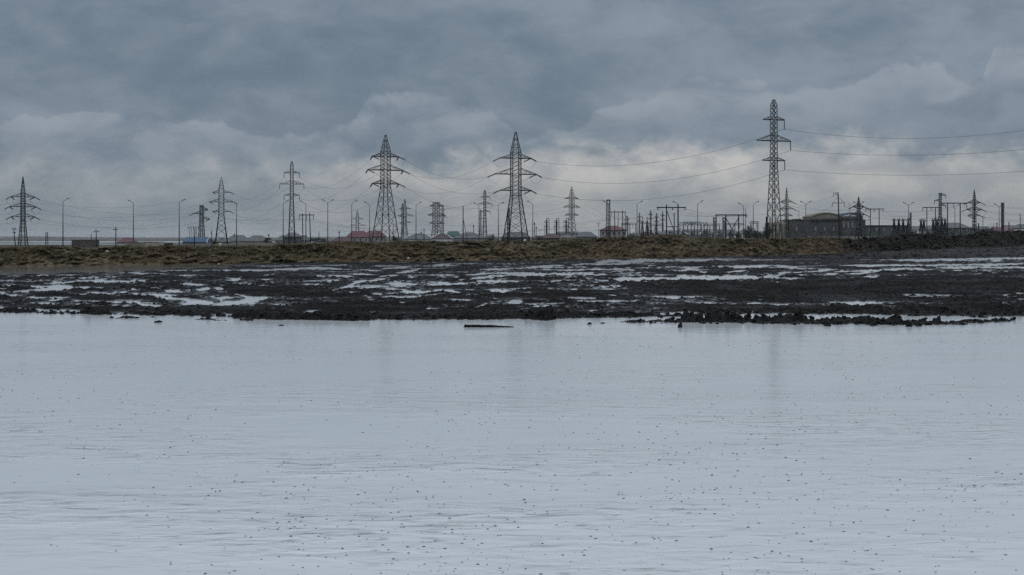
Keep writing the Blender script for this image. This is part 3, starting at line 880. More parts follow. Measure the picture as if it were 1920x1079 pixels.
# the large line across the middle
pylon('p_right', 'tallest dark flat-topped pylon with three hanging insulators on one side', 1451, 370, 188, 13.8, 312, 6.6, [(225, 21.5, 21.5), (264.5, 34.5, 34.5), (301.5, 22.3, 22.3)], 24,
      flat=True, hang=17, hang_sides=(1,), neck=198, lw=0.29, bw=0.135, panels_base=8, panels_body=12)
pylon('p_mid', 'big dark peaked pylon with splayed legs, second tallest, standing on the berm line', 967, 430, 249, 23.5, 367, 10.3, [(297, 29, 29), (327, 39, 39), (357.5, 29, 29)], 17,
      neck=286, lw=0.34, bw=0.16, panels_base=6, panels_body=11)
pylon('p_left', 'big dark peaked pylon with widest splayed legs beside the red-roofed houses', 723, 432, 254, 25.5, 352, 9.8, [(294, 23.5, 23.5), (319.5, 31.5, 31.5), (345, 23.5, 23.5)], 33,
      neck=284, lw=0.32, bw=0.15, panels_base=5, panels_body=10)
pylon('p_flat', 'mid-sized flat-topped pylon with hanging insulators behind a grey hip roof', 547, 545, 303, 6.8, 372, 3.5, [(324.5, 14, 14), (345.5, 22, 22), (366.5, 14, 14)], 14,
      flat=True, hang=9, neck=310, lw=0.30, bw=0.14, panels_base=8, panels_body=12)
pylon('p_open', 'open-framed peaked pylon with spread legs left of the grey hip roofs', 415, 560, 333, 11.4, 403, 5.3, [(361, 16, 16), (379, 22, 22), (397, 16, 16)], 8,
      neck=354, lw=0.28, bw=0.14, panels_base=5, panels_body=9)
pylon('p_edge', 'slim dark spire-topped pylon with short arms near the left picture edge', 43, 400, 332, 8.3, 413, 4.6, [(369.5, 17, 17), (388, 19, 19), (407, 17, 17)], 40,
      neck=361, lw=0.26, bw=0.11, panels_base=6, panels_body=11)
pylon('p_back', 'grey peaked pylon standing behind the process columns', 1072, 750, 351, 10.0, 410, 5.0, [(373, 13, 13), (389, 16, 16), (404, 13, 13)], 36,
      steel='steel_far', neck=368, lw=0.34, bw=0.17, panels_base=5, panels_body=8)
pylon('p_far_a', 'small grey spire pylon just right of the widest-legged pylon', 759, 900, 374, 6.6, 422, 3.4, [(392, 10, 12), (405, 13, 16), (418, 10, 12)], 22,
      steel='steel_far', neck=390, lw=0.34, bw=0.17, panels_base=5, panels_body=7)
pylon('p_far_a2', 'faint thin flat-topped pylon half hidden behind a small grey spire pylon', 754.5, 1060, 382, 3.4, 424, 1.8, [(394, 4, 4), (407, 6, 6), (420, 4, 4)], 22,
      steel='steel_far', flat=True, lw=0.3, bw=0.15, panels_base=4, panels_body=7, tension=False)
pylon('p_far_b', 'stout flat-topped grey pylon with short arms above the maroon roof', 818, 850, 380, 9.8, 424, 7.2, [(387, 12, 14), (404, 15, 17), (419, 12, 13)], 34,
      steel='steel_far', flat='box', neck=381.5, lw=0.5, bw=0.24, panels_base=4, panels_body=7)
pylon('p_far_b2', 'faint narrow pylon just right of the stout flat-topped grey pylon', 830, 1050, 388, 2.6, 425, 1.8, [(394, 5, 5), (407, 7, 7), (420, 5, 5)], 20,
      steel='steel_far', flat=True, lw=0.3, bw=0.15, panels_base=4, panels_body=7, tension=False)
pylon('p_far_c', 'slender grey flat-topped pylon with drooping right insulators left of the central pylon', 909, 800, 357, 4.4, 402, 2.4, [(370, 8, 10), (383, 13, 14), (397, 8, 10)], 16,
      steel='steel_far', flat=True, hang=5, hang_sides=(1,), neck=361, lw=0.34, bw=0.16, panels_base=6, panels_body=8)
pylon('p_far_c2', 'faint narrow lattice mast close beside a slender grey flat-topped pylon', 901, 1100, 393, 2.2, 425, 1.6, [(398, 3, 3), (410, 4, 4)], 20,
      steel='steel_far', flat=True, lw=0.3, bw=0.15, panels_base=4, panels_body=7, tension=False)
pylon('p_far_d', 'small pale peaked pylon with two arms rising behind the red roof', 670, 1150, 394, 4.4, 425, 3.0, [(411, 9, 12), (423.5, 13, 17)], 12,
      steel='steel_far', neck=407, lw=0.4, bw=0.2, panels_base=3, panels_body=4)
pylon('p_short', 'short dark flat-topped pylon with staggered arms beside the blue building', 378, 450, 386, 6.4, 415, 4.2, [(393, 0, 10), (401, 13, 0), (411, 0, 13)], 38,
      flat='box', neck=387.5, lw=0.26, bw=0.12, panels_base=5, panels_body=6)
pylon('p_hall_a', 'slim spire-topped pylon in front of the long dark hall, right of the tallest', 1475, 430, 353, 4.8, 408, 3.0, [(379, 12, 12), (392, 14, 14), (405, 12, 12)], 30,
      neck=374, lw=0.22, bw=0.10, panels_base=6, panels_body=9)
pylon('p_hall_b', 'squat spire-topped pylon against the dark end of the barrel-roofed hall', 1610, 440, 370, 6.0, 412, 3.3, [(388, 12.5, 12.5), (402, 13, 13)], 40,
      neck=384, lw=0.27, bw=0.15, panels_base=5, panels_body=6)
pylon('p_east', 'slim spire-topped pylon over the dark heaps beside the twin-post gantries', 1827, 430, 357, 4.2, 408, 2.7, [(380, 12.5, 12), (393, 15.5, 15), (405, 13.5, 12)], 18,
      neck=373, lw=0.24, bw=0.11, panels_base=6, panels_body=9)
pylon('p_mast', 'narrow flat-topped lattice mast with staggered arms between two timber gantries', 1763, 470, 363, 3.4, 400, 2.4, [(366.5, 0, 11), (377, 11.5, 0), (386, 0, 11)], 12,
      flat='box', hang=6, neck=364.5, lw=0.24, bw=0.10, panels_base=7, panels_body=9)
for px_, tp, hw_, lab in [(1220, 395, 1.4, 'tallest of the faint lattice masts behind the substation'), (1199, 399.5, 1.2, 'faint lattice mast just right of the street lamp by the red house'),
                          (1231, 400, 1.6, 'broad faint mast between the slim masts of the substation'), (1242.5, 397, 1.2, 'faint lattice mast just left of the braced timber gantry'),
                          (1175, 405, 2.6, 'faint grey mast rising behind the gantry by the red house')]:
    pylon('f%d' % px_, lab, px_, 1250, tp, hw_ * 1.5, tp + 26, hw_, [(tp + 8, 5, 5), (tp + 16, 6, 6)], 20, steel='steel_far', flat=True, lw=0.42, bw=0.2, panels_base=3, panels_body=6, tension=False,
          group='faint masts behind the substation')

six = [((l, s_), (l, s_)) for l in range(3) for s_ in (-1, 1)]
connect('p_mid', 'p_right', [((l, 1), (l, 1)) for l in range(3)], 4.6, '{lv} cable sagging from the central peaked pylon to the tallest pylon', 'cables of the large line', 0.034)
connect('p_left', 'p_mid', six, 5.6, '{lv} cable on the {side} arms between the two big peaked pylons', 'cables of the large line')
connect('p_flat', 'p_left', six, 6.2, '{lv} {side} cable from the mid-sized flat-topped pylon to the widest-legged pylon', 'cables of the large line')
connect('p_open', 'p_flat', six, 5.0, '{lv} {side} cable from the open-framed pylon to the mid-sized flat-topped pylon', 'cables of the large line', 0.024)
# out of the frame to the right
for l, (y1, sg) in enumerate(((217, 3.7), (262, 2.3), (307, 2.0))):
    D1 = 330.0
    a = PYL['p_right']['tips'][(l, 1)]
    span(a, (gx(2080, D1), D1, gz(y1, D1)), sg, 0.034, '%s cable running from the tallest pylon out of the picture' % LV[l], 'cables of the large line')
# the slim pylon on the left
for l in range(3):
    for sd in (-1, 1):
        P = PYL['p_edge']; a = P['tips'][(l, sd)]
        q = (gx(-330, 420), 420 + 8 * sd, a[2] - 1.2)
        span(leave(P, (l, sd), q), q, 2.6, 0.020, '%s %s cable leaving the slim spire pylon past the picture edge' % (LV[l], 'left' if sd < 0 else 'right'), 'cables of the slim pylon')
P2 = PYL['p_short']
ends = [(2, 1), (1, -1), (0, 1)]
for l in range(3):
    P = PYL['p_edge']; a = P['tips'][(l, 1)]
    b_ = P2['tips'][ends[2 - l]]
    span(leave(P, (l, 1), b_), leave(P2, ends[2 - l], a), 2.4, 0.024, '%s cable from the slim spire pylon to the short staggered pylon' % LV[l], 'cables of the slim pylon')
    b_ = PYL['p_open']['tips'][(l, -1)]
    span(leave(P, (l, -1), b_), b_, 4.0, 0.022, '%s cable from the slim spire pylon to the open-framed pylon' % LV[l], 'cables of the slim pylon')
# hall pylons eastwards
for l in range(2):
    for sd in (-1, 1):
        a, b_ = PYL['p_hall_a']['tips'][(l, sd)], PYL['p_hall_b']['tips'][(l, sd)]
        span(leave(PYL['p_hall_a'], (l, sd), b_), leave(PYL['p_hall_b'], (l, sd), a), 1.2, 0.02, '%s %s cable between the two spire pylons by the hall' % (LV[l], 'left' if sd < 0 else 'right'), 'cables by the hall')
        c2 = PYL['p_east']['tips'][(l, sd)]
        span(leave(PYL['p_hall_b'], (l, sd), c2), leave(PYL['p_east'], (l, sd), b_), 1.5, 0.02, '%s %s cable from the squat spire pylon to the one over the heaps' % (LV[l], 'left' if sd < 0 else 'right'), 'cables by the hall')
for l in range(3):
    for sd in (-1, 1):
        a = PYL['p_east']['tips'][(l, sd)]; q = (gx(2060, 430), 430 - 6 * sd, a[2] - 0.4)
        span(leave(PYL['p_east'], (l, sd), q), q, 1.3, 0.02, '%s %s cable leaving the spire pylon over the heaps towards the picture edge' % (LV[l], 'left' if sd < 0 else 'right'), 'cables by the hall')
# far back line
far = ['p_far_d', 'p_far_a', 'p_far_b', 'p_far_c', 'p_back']
fd_ = {'p_far_d': 'two-armed pale pylon', 'p_far_a': 'small grey spire pylon', 'p_far_b': 'stout flat-topped pylon', 'p_far_c': 'slender flat-topped pylon', 'p_back': 'pylon behind the columns'}
for A, B in zip(far[:-1], far[1:]):
    for l in range(2):
        for sd in (-1, 1):
            a, b_ = PYL[A]['tips'][(l, sd)], PYL[B]['tips'][(l, sd)]
            span(a, b_, 4.0, 0.028, 'faint %s %s cable from the %s to the %s' % (LV[l], 'left' if sd < 0 else 'right', fd_[A], fd_[B]), 'far cables')
for l in range(3):
    a = PYL['p_back']['tips'][(l, 1)]
    q = (gx(1226 + 8 * l, 900), 900, gz(414 + 2 * l, 900))
    span(a, q, 5.0, 0.026, 'faint %s cable dropping from the pylon behind the columns to the substation' % LV[l], 'far cables')
# jumper loops under the arms of strain pylons
for P in PYL.values():
    for k_, es in P['ends'].items():
        if len(es) >= 2:
            a, b_ = np.array(to_local(P, es[0])), np.array(to_local(P, es[1]))
            pts = []
            for q in range(13):
                u = q / 12; p = a + (b_ - a) * u; p[2] -= 4 * 1.7 * P['lw'] / 0.3 * u * (1 - u); pts.append(p)
            MB().path(pts, 0.024, 4).build('jumper_cable', M['cable'], P['ob'])
        elif P['lw'] > 0.3:
            a = np.array(to_local(P, es[0])); b_ = np.array(to_local(P, P['tips'][k_])) - np.array((k_[1] * 2.2, 0, 0.9))
            pts = []
            for q in range(13):
                u = q / 12; p = a + (b_ - a) * u; p[2] -= 4 * 1.8 * u * (1 - u); pts.append(p)
            MB().path(pts, 0.024, 4).build('jumper_cable', M['cable'], P['ob'])

# ------------------------------------------------------------------ street lamps
def street_lamp(px_, top, arms, label, dd=0.0):
    D_ = F * 8.4 / (HY - top) + dd
    t = thing('street_lamp', label, 'street lamp', (gx(px_, D_), D_, GZ), 0, 'street lamps along the road')
    ztop = gz(top, D_) - GZ
    zp = ztop - 0.72
    MB().bar((0, 0, 0), (0, 0, 0.5), 0.32, 0.30, 8).bar((0, 0, 0.5), (0, 0, zp), 0.24, 0.13, 8).build('pole', M['lamp'], t, True)
    for sd in arms:
        MB().path([(0, 0, zp - 0.25), (sd * 0.03, 0, zp), (sd * 0.25, 0, zp + 0.22), (sd * 0.85, 0, zp + 0.56)], 0.055, 6, 0.045).build('arm', M['lamp'], t, True)
        mb = MB()
        a, b_ = np.array((sd * 0.72, 0, zp + 0.52)), np.array((sd * 1.28, 0, zp + 0.80))
        mb.bar(a, (a + b_) / 2, 0.12, 0.22, 6).bar((a + b_) / 2, b_, 0.22, 0.15, 6)
        mb.build('lamp_head', M['lamp'], t)
    return t
for px_, top, arms, lab in [
    (118, 372, (1,), 'single-arm street lamp just right of the leftmost spire pylon'),
    (250, 375.5, (-1,), 'single-arm street lamp behind the small red roof on the left'),
    (336, 374.5, (1,), 'single-arm street lamp between the low tan wall and the blue building'),
    (443.5, 377.5, (-1,), 'single-arm street lamp in front of the leftmost grey hip roof'),
    (531, 375.5, (1,), 'single-arm street lamp just left of the mid-sized flat-topped pylon'),
    (573.5, 377.5, (-1,), 'single-arm street lamp behind the two-post timber gantry'),
    (614.5, 375, (-1, 1), 'double-arm street lamp between the timber gantry and the red roofs'),
    (659.5, 376, (1,), 'single-arm street lamp in front of the left red roof'),
    (693, 379, (-1,), 'single-arm street lamp in front of the right red roof'),
    (780, 379.5, (1,), 'single-arm street lamp rising from the grey hip roof beside the small spire pylon'),
    (898, 381, (-1,), 'single-arm street lamp beside the slender grey flat-topped pylon'),
    (934.5, 379.5, (1,), 'single-arm street lamp just left of the central peaked pylon'),
    (999, 377.5, (-1,), 'single-arm street lamp just right of the central peaked pylon'),
    (1141, 377.5, (-1,), 'single-arm street lamp hidden behind the narrow box tower'),
    (1194.5, 377.5, (1,), 'single-arm street lamp just right of the two-storey red-roofed house'),
    (1272, 378, (-1,), 'single-arm street lamp behind the right post of the braced gantry'),
    (1308, 377, (1,), 'single-arm street lamp alone between the two braced gantries'),
    (1394, 381, (-1,), 'single-arm street lamp behind the right end of the cross-braced gantry'),
    (1412.5, 378, (1,), 'single-arm street lamp in front of the dark bushes'),
    (1511, 378, (-1, 1), 'double-arm street lamp in front of the long dark hall'),
    (1610, 379, (-1, 1), 'double-arm street lamp behind the squat spire pylon'),
    (1703.5, 380, (-1, 1), 'double-arm street lamp beside the row of switchgear frames'),
    (1790.5, 384, (1,), 'single-arm street lamp standing between the posts of the tallest timber gantry'),
    (1873.5, 382.5, (-1, 1), 'double-arm street lamp beside the thick lattice mast over the heaps')]:
    street_lamp(px_, top, arms, lab)

# ------------------------------------------------------------------ timber gantries, poles and masts
def gantry(label, D_, posts, beam, ins=(), braces=(), bars=(), w=0.30, m='wood', cat='gantry', name='timber_gantry', insl=8.0):
    """posts: (px, top); beam: (px0, px1, py) ; all in photograph pixels at distance D_."""
    s = D_ / F
    cx_ = (beam[0] + beam[1]) / 2
    ox = gx(cx_, D_)
    t = thing(name, label, cat, (ox, D_, GZ), 0, 'gantries and portal frames')
    lx = lambda p: gx(p, D_) - ox
    lz = lambda y: gz(y, D_) - GZ
    for p in posts:
        lean = p[2] if len(p) > 2 else 0
        MB().bar((lx(p[0] + lean), 0, 0), (lx(p[0]), 0, lz(p[1])), w * 1.15, w * 0.9, 8).build('post', M[m], t)
    bz = lz(beam[2])
    MB().box(lx(beam[0]), lx(beam[1]), -w * 0.75, -w * 0.42, bz - w * 0.45, bz + w * 0.45).build('beam', M[m], t)
    for a in braces: MB().bar((lx(a[0]), 0.05, lz(a[1])), (lx(a[2]), 0.05, lz(a[3])), w * 0.55).build('brace', M[m], t)
    for a in bars: MB().box(lx(a[0]), lx(a[1]), w * 0.42, w * 0.75, lz(a[2]) - w * 0.3, lz(a[2]) + w * 0.3).build('tie_bar', M[m], t)
    for i_ in ins:
        mb = MB(); n = 5; z0 = bz - w * 0.45; L = insl * s
        for q in range(n):
            z1 = z0 - L * q / n; z2 = z0 - L * (q + 1) / n
            mb.bar((lx(i_), -w * 0.58, z1), (lx(i_), -w * 0.58, z2), 0.10, 0.26, 6)
        mb.build('insulator', M['insul'], t)
    return t
gantry('two-post timber gantry with hanging insulators left of the double lamp', 400, [(567, 400.5, 1), (580.5, 399.5, 2)], (561, 589.5, 403.5), (562, 574.5, 588), w=0.26)
gantry('two-post timber gantry in front of the two-storey red-roofed house', 420, [(1152.3, 395, 1), (1167, 395, 2)], (1143.5, 1174, 398), (1147, 1159, 1172), w=0.26)
gantry('sturdy timber gantry with one diagonal brace in the middle of the substation', 300, [(1249.8, 384), (1271.2, 383)], (1231, 1286, 389.5), (1233.5, 1261, 1284.5), [(1250, 395, 1265, 436)], [(1249, 1271, 425.5)], w=0.26, insl=4.5)
gantry('cross-braced low timber gantry left of the tallest pylon', 300, [(1361, 403), (1385, 403)], (1341.5, 1400.5, 403.5), (1343, 1399), [(1361, 409, 1377, 437), (1385, 409, 1364, 444)], [(1361, 1385, 441.5)], w=0.27, insl=3)
gantry('slim two-post gantry right of the squat spire pylon', 420, [(1632, 391), (1648.5, 391)], (1622.5, 1657.5, 392.3), (1622.8, 1639, 1655.5), (), [(1625, 1632, 413)], w=0.25, insl=4.5)
gantry('slim two-post gantry left of the staggered-arm mast', 430, [(1738, 389), (1754, 389)], (1729.5, 1763, 389.5), (1730, 1745.5), w=0.27, insl=6)
gantry('tall two-post gantry with thick beam right of the staggered-arm mast', 400, [(1776.8, 381), (1800.5, 381)], (1765, 1815, 381.3), (1788, 1812), w=0.30, insl=7.5)
gantry('small far gantry on splayed legs behind the blue building', 560, [(356, 427, -1.5), (359, 427, 1.5), (366.5, 427, -1.5), (368, 427, 2)], (352, 373, 426), (353, 363, 372), w=0.18, insl=3)

def pole(name, label, px_, top, D_, w, m='wood', arms=(), base_lean=0, cat='pole', group='utility poles'):
    s = D_ / F
    t = thing(name, label, cat, (gx(px_, D_), D_, GZ), 0, group)
    zt = gz(top, D_) - GZ
    MB().bar((base_lean * s, 0, 0), (0, 0, zt), w * 1.25, w * 0.8, 8).build('shaft', M[m], t)
    for ay, l_, r_, ins in arms:
        z = gz(ay, D_) - GZ
        MB().box(-l_ * s, r_ * s, -w * 0.75, -w * 0.42, z - 0.07, z + 0.07).build('crossarm', M[m], t)
        if ins:
            for xx in ([-l_ * s + 0.12] if l_ else []) + ([r_ * s - 0.12] if r_ else []):
                sg = 1 if ins > 0 else -1
                MB().bar((xx, -w * 0.58, z - sg * 0.07), (xx - 0.06, -w * 0.58, z - sg * 0.07 - ins * s), 0.09, 0.2, 6).build('insulator', M['insul'], t)
    return t
t = pole('timber_pole', 'tall leaning timber pole with a half arm above a crossarm before the hall', 1571.5, 361, 350, 0.30, arms=[(362.3, 9.5, 0, 6), (381, 12, 12.5, 6)], base_lean=3)
s_ = 350 / F; zt = gz(361, 350) - GZ
MB().bar((-5 * s_, 0.1, zt - 0.25), (0, 0.1, zt - 0.9), 0.12).build('brace', M['wood'], t)
MB().bar((-11 * s_, -0.2, gz(381, 350) - GZ), (0, -0.2, gz(370, 350) - GZ), 0.05).build('stay', M['steel'], t)
MB().bar((11 * s_, -0.2, gz(381, 350) - GZ), (0, -0.2, gz(370, 350) - GZ), 0.05).build('stay', M['steel'], t)
t = pole('concrete_pole', 'bare thick pole with a slanted strut behind the grey roofs', 868.3, 387, 480, 0.36, 'wood')
MB().bar((0.2, 0, gz(414, 480) - GZ), (gx(877, 480) - gx(868.3, 480), 0, 0.2), 0.16).build('strut', M['wood'], t)
pole('timber_pole', 'crooked pole with bent brackets left of the spire pylon at the picture edge', 26, 428, 330, 0.2, arms=[(430, 3.5, 4, -1.5), (437, 2, 4, -1.5)], base_lean=3)
pole('timber_pole', 'small forked pole with one crossarm right of the dark shed', 180, 429, 330, 0.2, arms=[(435, 4.5, 6, -0.8)], base_lean=1)
pole('timber_pole', 'small forked pole with one crossarm just left of the red roof', 217, 425, 330, 0.2, arms=[(431, 4.5, 3.5, -0.8)])
pole('timber_pole', 'short plain pole with a tiny crossarm beside the white gable of the blue building', 397, 432, 380, 0.2, arms=[(438, 2, 1, 0)])
pole('timber_pole', 'dark plain pole standing before the blue building', 363.5, 427, 320, 0.2, base_lean=1.5)
pole('timber_pole', 'tiny distant pole just right of the timber gantry', 598, 435, 420, 0.2)
pole('timber_pole', 'small cross-shaped pole left of the red roofs', 636, 433, 520, 0.3, arms=[(436, 3, 3, 0)])
pole('timber_pole', 'plain thin pole between the legs of the widest-legged pylon', 737, 422, 400, 0.22)
pole('timber_pole', 'small cross-shaped pole on the grey roof left of the maroon roof', 795, 428, 560, 0.3, arms=[(431.5, 2, 2, 0)])
pole('timber_pole', 'short dark pole between the braced gantry posts', 1264.3, 400, 330, 0.24, arms=[(404.5, 2, 0, 0)])
pole('timber_pole', 'tall plain mast by the right end of the cross-braced gantry', 1398, 391, 560, 0.22, 'steel_far')
pole('timber_pole', 'thin aerial mast on the long dark hall', 1498, 393, 560, 0.16, 'steel_far')
pole('timber_pole', 'thin leaning aerial over the blue-rimmed roof', 1592, 380, 560, 0.14, 'steel_far', base_lean=3)
pole('timber_pole', 'small grey post right of the spire pylon over the heaps', 1843, 408, 600, 0.28, 'steel_far')
pole('timber_pole', 'small cross-armed grey post near the right picture edge', 1913, 401, 600, 0.3, 'steel_far', arms=[(411, 1.5, 4, 0)])
pole('timber_pole', 'small floodlight pole left of the two-storey red-roofed house', 1122.5, 418, 620, 0.2, 'steel_far', arms=[(419, 3, 3, 1.5), (422, 2, 2, 0)])
pole('timber_pole', 'short stubby pole on the plain left of the dark shed', 171, 439, 480, 0.2, arms=[(442, 1, 1, 0)])

def boxmast(label, px_, top, D_, hw_, m, rungs, name='lattice_mast', bhw=None):
    s = D_ / F
    t = thing(name, label, 'mast', (gx(px_, D_), D_, GZ), R(12), 'narrow masts')
    zt = gz(top, D_) - GZ; a = hw_ * s; b_ = (bhw or hw_) * s
    for cx_, cy_ in ((1, 1), (-1, 1), (-1, -1), (1, -1)):
        MB().bar((cx_ * b_, cy_ * b_, 0), (cx_ * a, cy_ * a, zt), 0.10 if rungs < 8 else 0.15).build('leg', M[m], t)
    mb = MB()
    for q in range(rungs + 1):
        z = zt * q / rungs; w_ = b_ + (a - b_) * q / rungs
        for k_ in range(4):
            c0 = ((1, 1), (-1, 1), (-1, -1), (1, -1))[k_]; c1 = ((-1, 1), (-1, -1), (1, -1), (1, 1))[k_]
            mb.bar((c0[0] * w_, c0[1] * w_, z), (c1[0] * w_, c1[1] * w_, z), 0.09)
            if q < rungs:
                z2 = zt * (q + 1) / rungs; w2 = b_ + (a - b_) * (q + 1) / rungs
                mb.bar((c0[0] * w_, c0[1] * w_, z), (c1[0] * w2, c1[1] * w2, z2), 0.05)
    mb.build('bracing', M[m], t)
    MB().box(-a - 0.1, a + 0.1, -a - 0.1, a + 0.1, zt - 0.05, zt + 0.18).build('cap', M[m], t)
    return t
boxmast('narrow open box tower left of the gantry by the two-storey red-roofed house', 1140.5, 376, 380, 2.6, 'steel', 6, bhw=3.6)
boxmast('thick dark lattice mast rising over the pink roof at the right', 1880, 381.5, 430, 1.7, 'steel', 22)
boxmast('thin far lattice mast right of the double lamp by the switchgear', 1707.5, 400, 650, 1.1, 'steel_far', 14)
boxmast('stubby lattice pole with side brackets at the plain left of the leftmost lamp', 87.5, 437, 480, 1.5, 'steel_far', 5, bhw=2.2)
boxmast('slim dark lattice pole hidden among the legs of the central pylon', 953.5, 392, 405, 1.2, 'steel', 14, bhw=1.8)
boxmast('slim lattice pole with bracket at the left leg of the tallest pylon', 1437.8, 408, 350, 0.9, 'steel', 9)
for px_, lab in ((1340.5, 'left of the two grey concrete twin columns by the cross-braced gantry'), (1358, 'right of the two grey concrete twin columns, behind a gantry post')):
    D_ = 430; s = D_ / F
    t = thing('twin_column', lab, 'column', (gx(px_, D_), D_, GZ), 0, 'concrete twin columns')
    zt = gz(411, D_) - GZ
    for sd in (-1, 1): MB().box(sd * 2.4 * s - 0.16, sd * 2.4 * s + 0.16, -0.2, 0.2, 0, zt).build('shaft', M['concrete_dark'], t)
    MB().box(-3.4 * s, 3.4 * s, -0.3, 0.3, zt + 0.003, zt + 0.5).build('cap', M['concrete_dark'], t)
    MB().box(-1.35 * s, 1.35 * s, -0.12, 0.12, 0.2, zt - 0.4).build('infill_panel', M['concrete'], t)

# low-voltage cables between poles and gantries
def wire(a, b_, sag, lab, r=0.018):
    span((gx(a[0], a[2]), a[2], gz(a[1], a[2])), (gx(b_[0], b_[2]), b_[2], gz(b_[1], b_[2])), sag, r, lab, 'thin distribution cables')
for i_, (xa, ya, xb, yb) in enumerate([(391, 394, 562, 411), (362, 402, 574.5, 411), (392, 412, 588, 411)]):
    wire((xa, ya, 450), (xb, yb, 400), 1.2, 'thin %s cable from the short staggered pylon to the timber gantry' % ('upper', 'middle', 'lower')[i_])
for i_, xa in enumerate((562, 574.5, 588)):
    wire((xa, 411.5, 400), (1147 + 12.5 * i_, 406, 420), 5.0, 'long thin %s cable between the two slim timber gantries' % ('left', 'centre', 'right')[i_])
for i_, (xa, xb) in enumerate(((1233.5, 1343), (1261, 1371), (1284.5, 1399))):
    wire((xa, 392, 300), (xb, 405, 300), 0.7, 'thin %s cable between the two braced gantries' % ('left', 'centre', 'right')[i_])
    wire((1147 + 12.5 * i_, 406, 420), (xa, 392, 300), 1.4, 'thin %s cable from the red-house gantry to the braced gantry' % ('left', 'centre', 'right')[i_])
wire((1563, 368, 350), (1330, 398, 600), 3.0, 'thin cable from the half arm of the leaning pole towards the substation')
wire((1560, 387, 350), (1440, 412, 380), 1.5, 'thin cable from the left crossarm of the leaning pole to a lattice pole')
wire((1584, 387, 350), (1622.8, 397, 420), 0.5, 'thin cable from the right crossarm of the leaning pole to the slim gantry')
wire((1564, 368, 350), (1639, 397, 420), 0.6, 'thin cable from the half arm of the leaning pole to the slim gantry')
for i_, (xa, xb) in enumerate(((1622.8, 1730), (1639, 1745.5), (1655.5, 1761))):
    wire((xa, 397, 420), (xb, 396, 430), 1.6, 'thin %s cable between the two slim gantries at the right' % ('left', 'centre', 'right')[i_])
for i_, ya in enumerate((390, 401, 411, 423)):
    wire((1812 + 2 * i_, ya, 400), (2040, ya - 6 + 3 * i_, 420), 2.0, ('highest', 'second', 'third', 'lowest')[i_] + ' thin cable from the thick-beamed gantry towards the right picture edge')
for i_, (ya, yb) in enumerate(((413, 410), (424, 420), (432, 428))):
    wire((620, ya, 900), (1180, yb, 900), 4.0, 'faint %s far cable crossing low behind the two big peaked pylons' % ('upper', 'middle', 'lower')[i_], 0.035)

# ------------------------------------------------------------------ houses
def house(label, px0, px1, top, eave, D_, roof, wall, ridge=0.4, depth=9.0, trim=None, rz=0.0, wins=0, chim=(), wall_label=None, base=GZ):
    s = D_ / F
    W = (px1 - px0) * s
    t = thing('house', label, 'house', (gx((px0 + px1) / 2, D_), D_ + depth / 2, GZ), R(rz), 'houses beyond the berm')
    ze, zr = gz(eave, D_) - GZ, gz(top, D_) - GZ
    ov = 0.35
    hw_, hd = W / 2, depth / 2
    MB().box(-hw_ + ov, hw_ - ov, -hd + ov, hd - ov, 0, ze - 0.02).build('wall', M[wall], t)
    rl = hw_ * ridge
    r_ = MB().add([(-hw_, -hd, ze), (hw_, -hd, ze), (hw_, hd, ze), (-hw_, hd, ze), (-rl, 0, zr), (rl, 0, zr), (-hw_, -hd, ze - 0.18), (hw_, -hd, ze - 0.18), (hw_, hd, ze - 0.18), (-hw_, hd, ze - 0.18)],
                  [(0, 1, 5, 4), (1, 2, 5), (2, 3, 4, 5), (3, 0, 4), (6, 7, 1, 0), (7, 8, 2, 1), (8, 9, 3, 2), (9, 6, 0, 3), (9, 8, 7, 6)]).build('roof', M[roof], t)
    for sd in (trim or ()):
        MB().bar((sd * hw_, -hd, ze + 0.08), (sd * rl, 0, zr + 0.08), 0.22).build('hip_trim', M['white'], r_)
    for q in range(wins):
        xx = -hw_ + W * (q + 0.5) / wins
        f = MB().box(xx - 0.5, xx + 0.5, -hd + ov - 0.05, -hd + ov - 0.003, ze - 1.9, ze - 0.6).build('window', M['white'], t)
        MB().box(xx - 0.42, xx + 0.42, -hd + ov - 0.07, -hd + ov - 0.053, ze - 1.82, ze - 0.68).build('pane', M['window_dark'], f)
    for cxx in chim:
        MB().box(cxx * hw_ - 0.3, cxx * hw_ + 0.3, -0.3, 0.3, zr - 0.8, zr + 0.8).build('chimney', M['concrete_dark'], r_)
    return t
house('small house with a low red hip roof at the far left', 217, 252, 445.5, 455, 560, 'roof_red', 'wall_grey', 0.35, 7)
house('grey hip-roofed house left of the pair beside the open-framed pylon', 420, 466, 441, 452, 760, 'roof_grey', 'wall_grey', 0.42, 10, chim=(-0.3,))
house('grey hip-roofed house with steep ridge, second from the open-framed pylon', 453, 506, 441.5, 452.5, 720, 'roof_grey', 'wall_grey', 0.3, 10, chim=(0.8,))
house('low outbuilding with dark slate roof at the open-framed pylon foot', 404, 432, 446, 454, 700, 'roof_grey', 'wall_slate', 0.6, 8)
house('tall dark gabled house in front of the mid-sized flat-topped pylon', 529, 562, 436, 444, 610, 'roof_grey', 'wall_slate', 0.35, 9)
house('wide pale-grey roofed house below the mid-sized flat-topped pylon', 514, 580, 441.5, 451, 640, 'roof_grey', 'wall_grey', 0.7, 9, wins=4)
house('low dark red hip-roofed house left of the large red roofs', 619, 662, 444, 453, 640, 'roof_maroon', 'wall_tan', 0.35, 9)
house('red hip-roofed house, left of the two large red roofs', 647.5, 692, 433, 445, 660, 'roof_red', 'wall_grey', 0.5, 10, wins=4)
house('red hip-roofed house, right of the two large red roofs', 678, 722, 433, 443.5, 672, 'roof_red', 'wall_grey', 0.5, 10, wins=4)
house('grey hip-roofed house with white trim beside the small grey spire pylon', 754, 816, 438, 448.5, 640, 'roof_grey', 'white', 0.18, 10, trim=(-1, 1), chim=(0.1,))
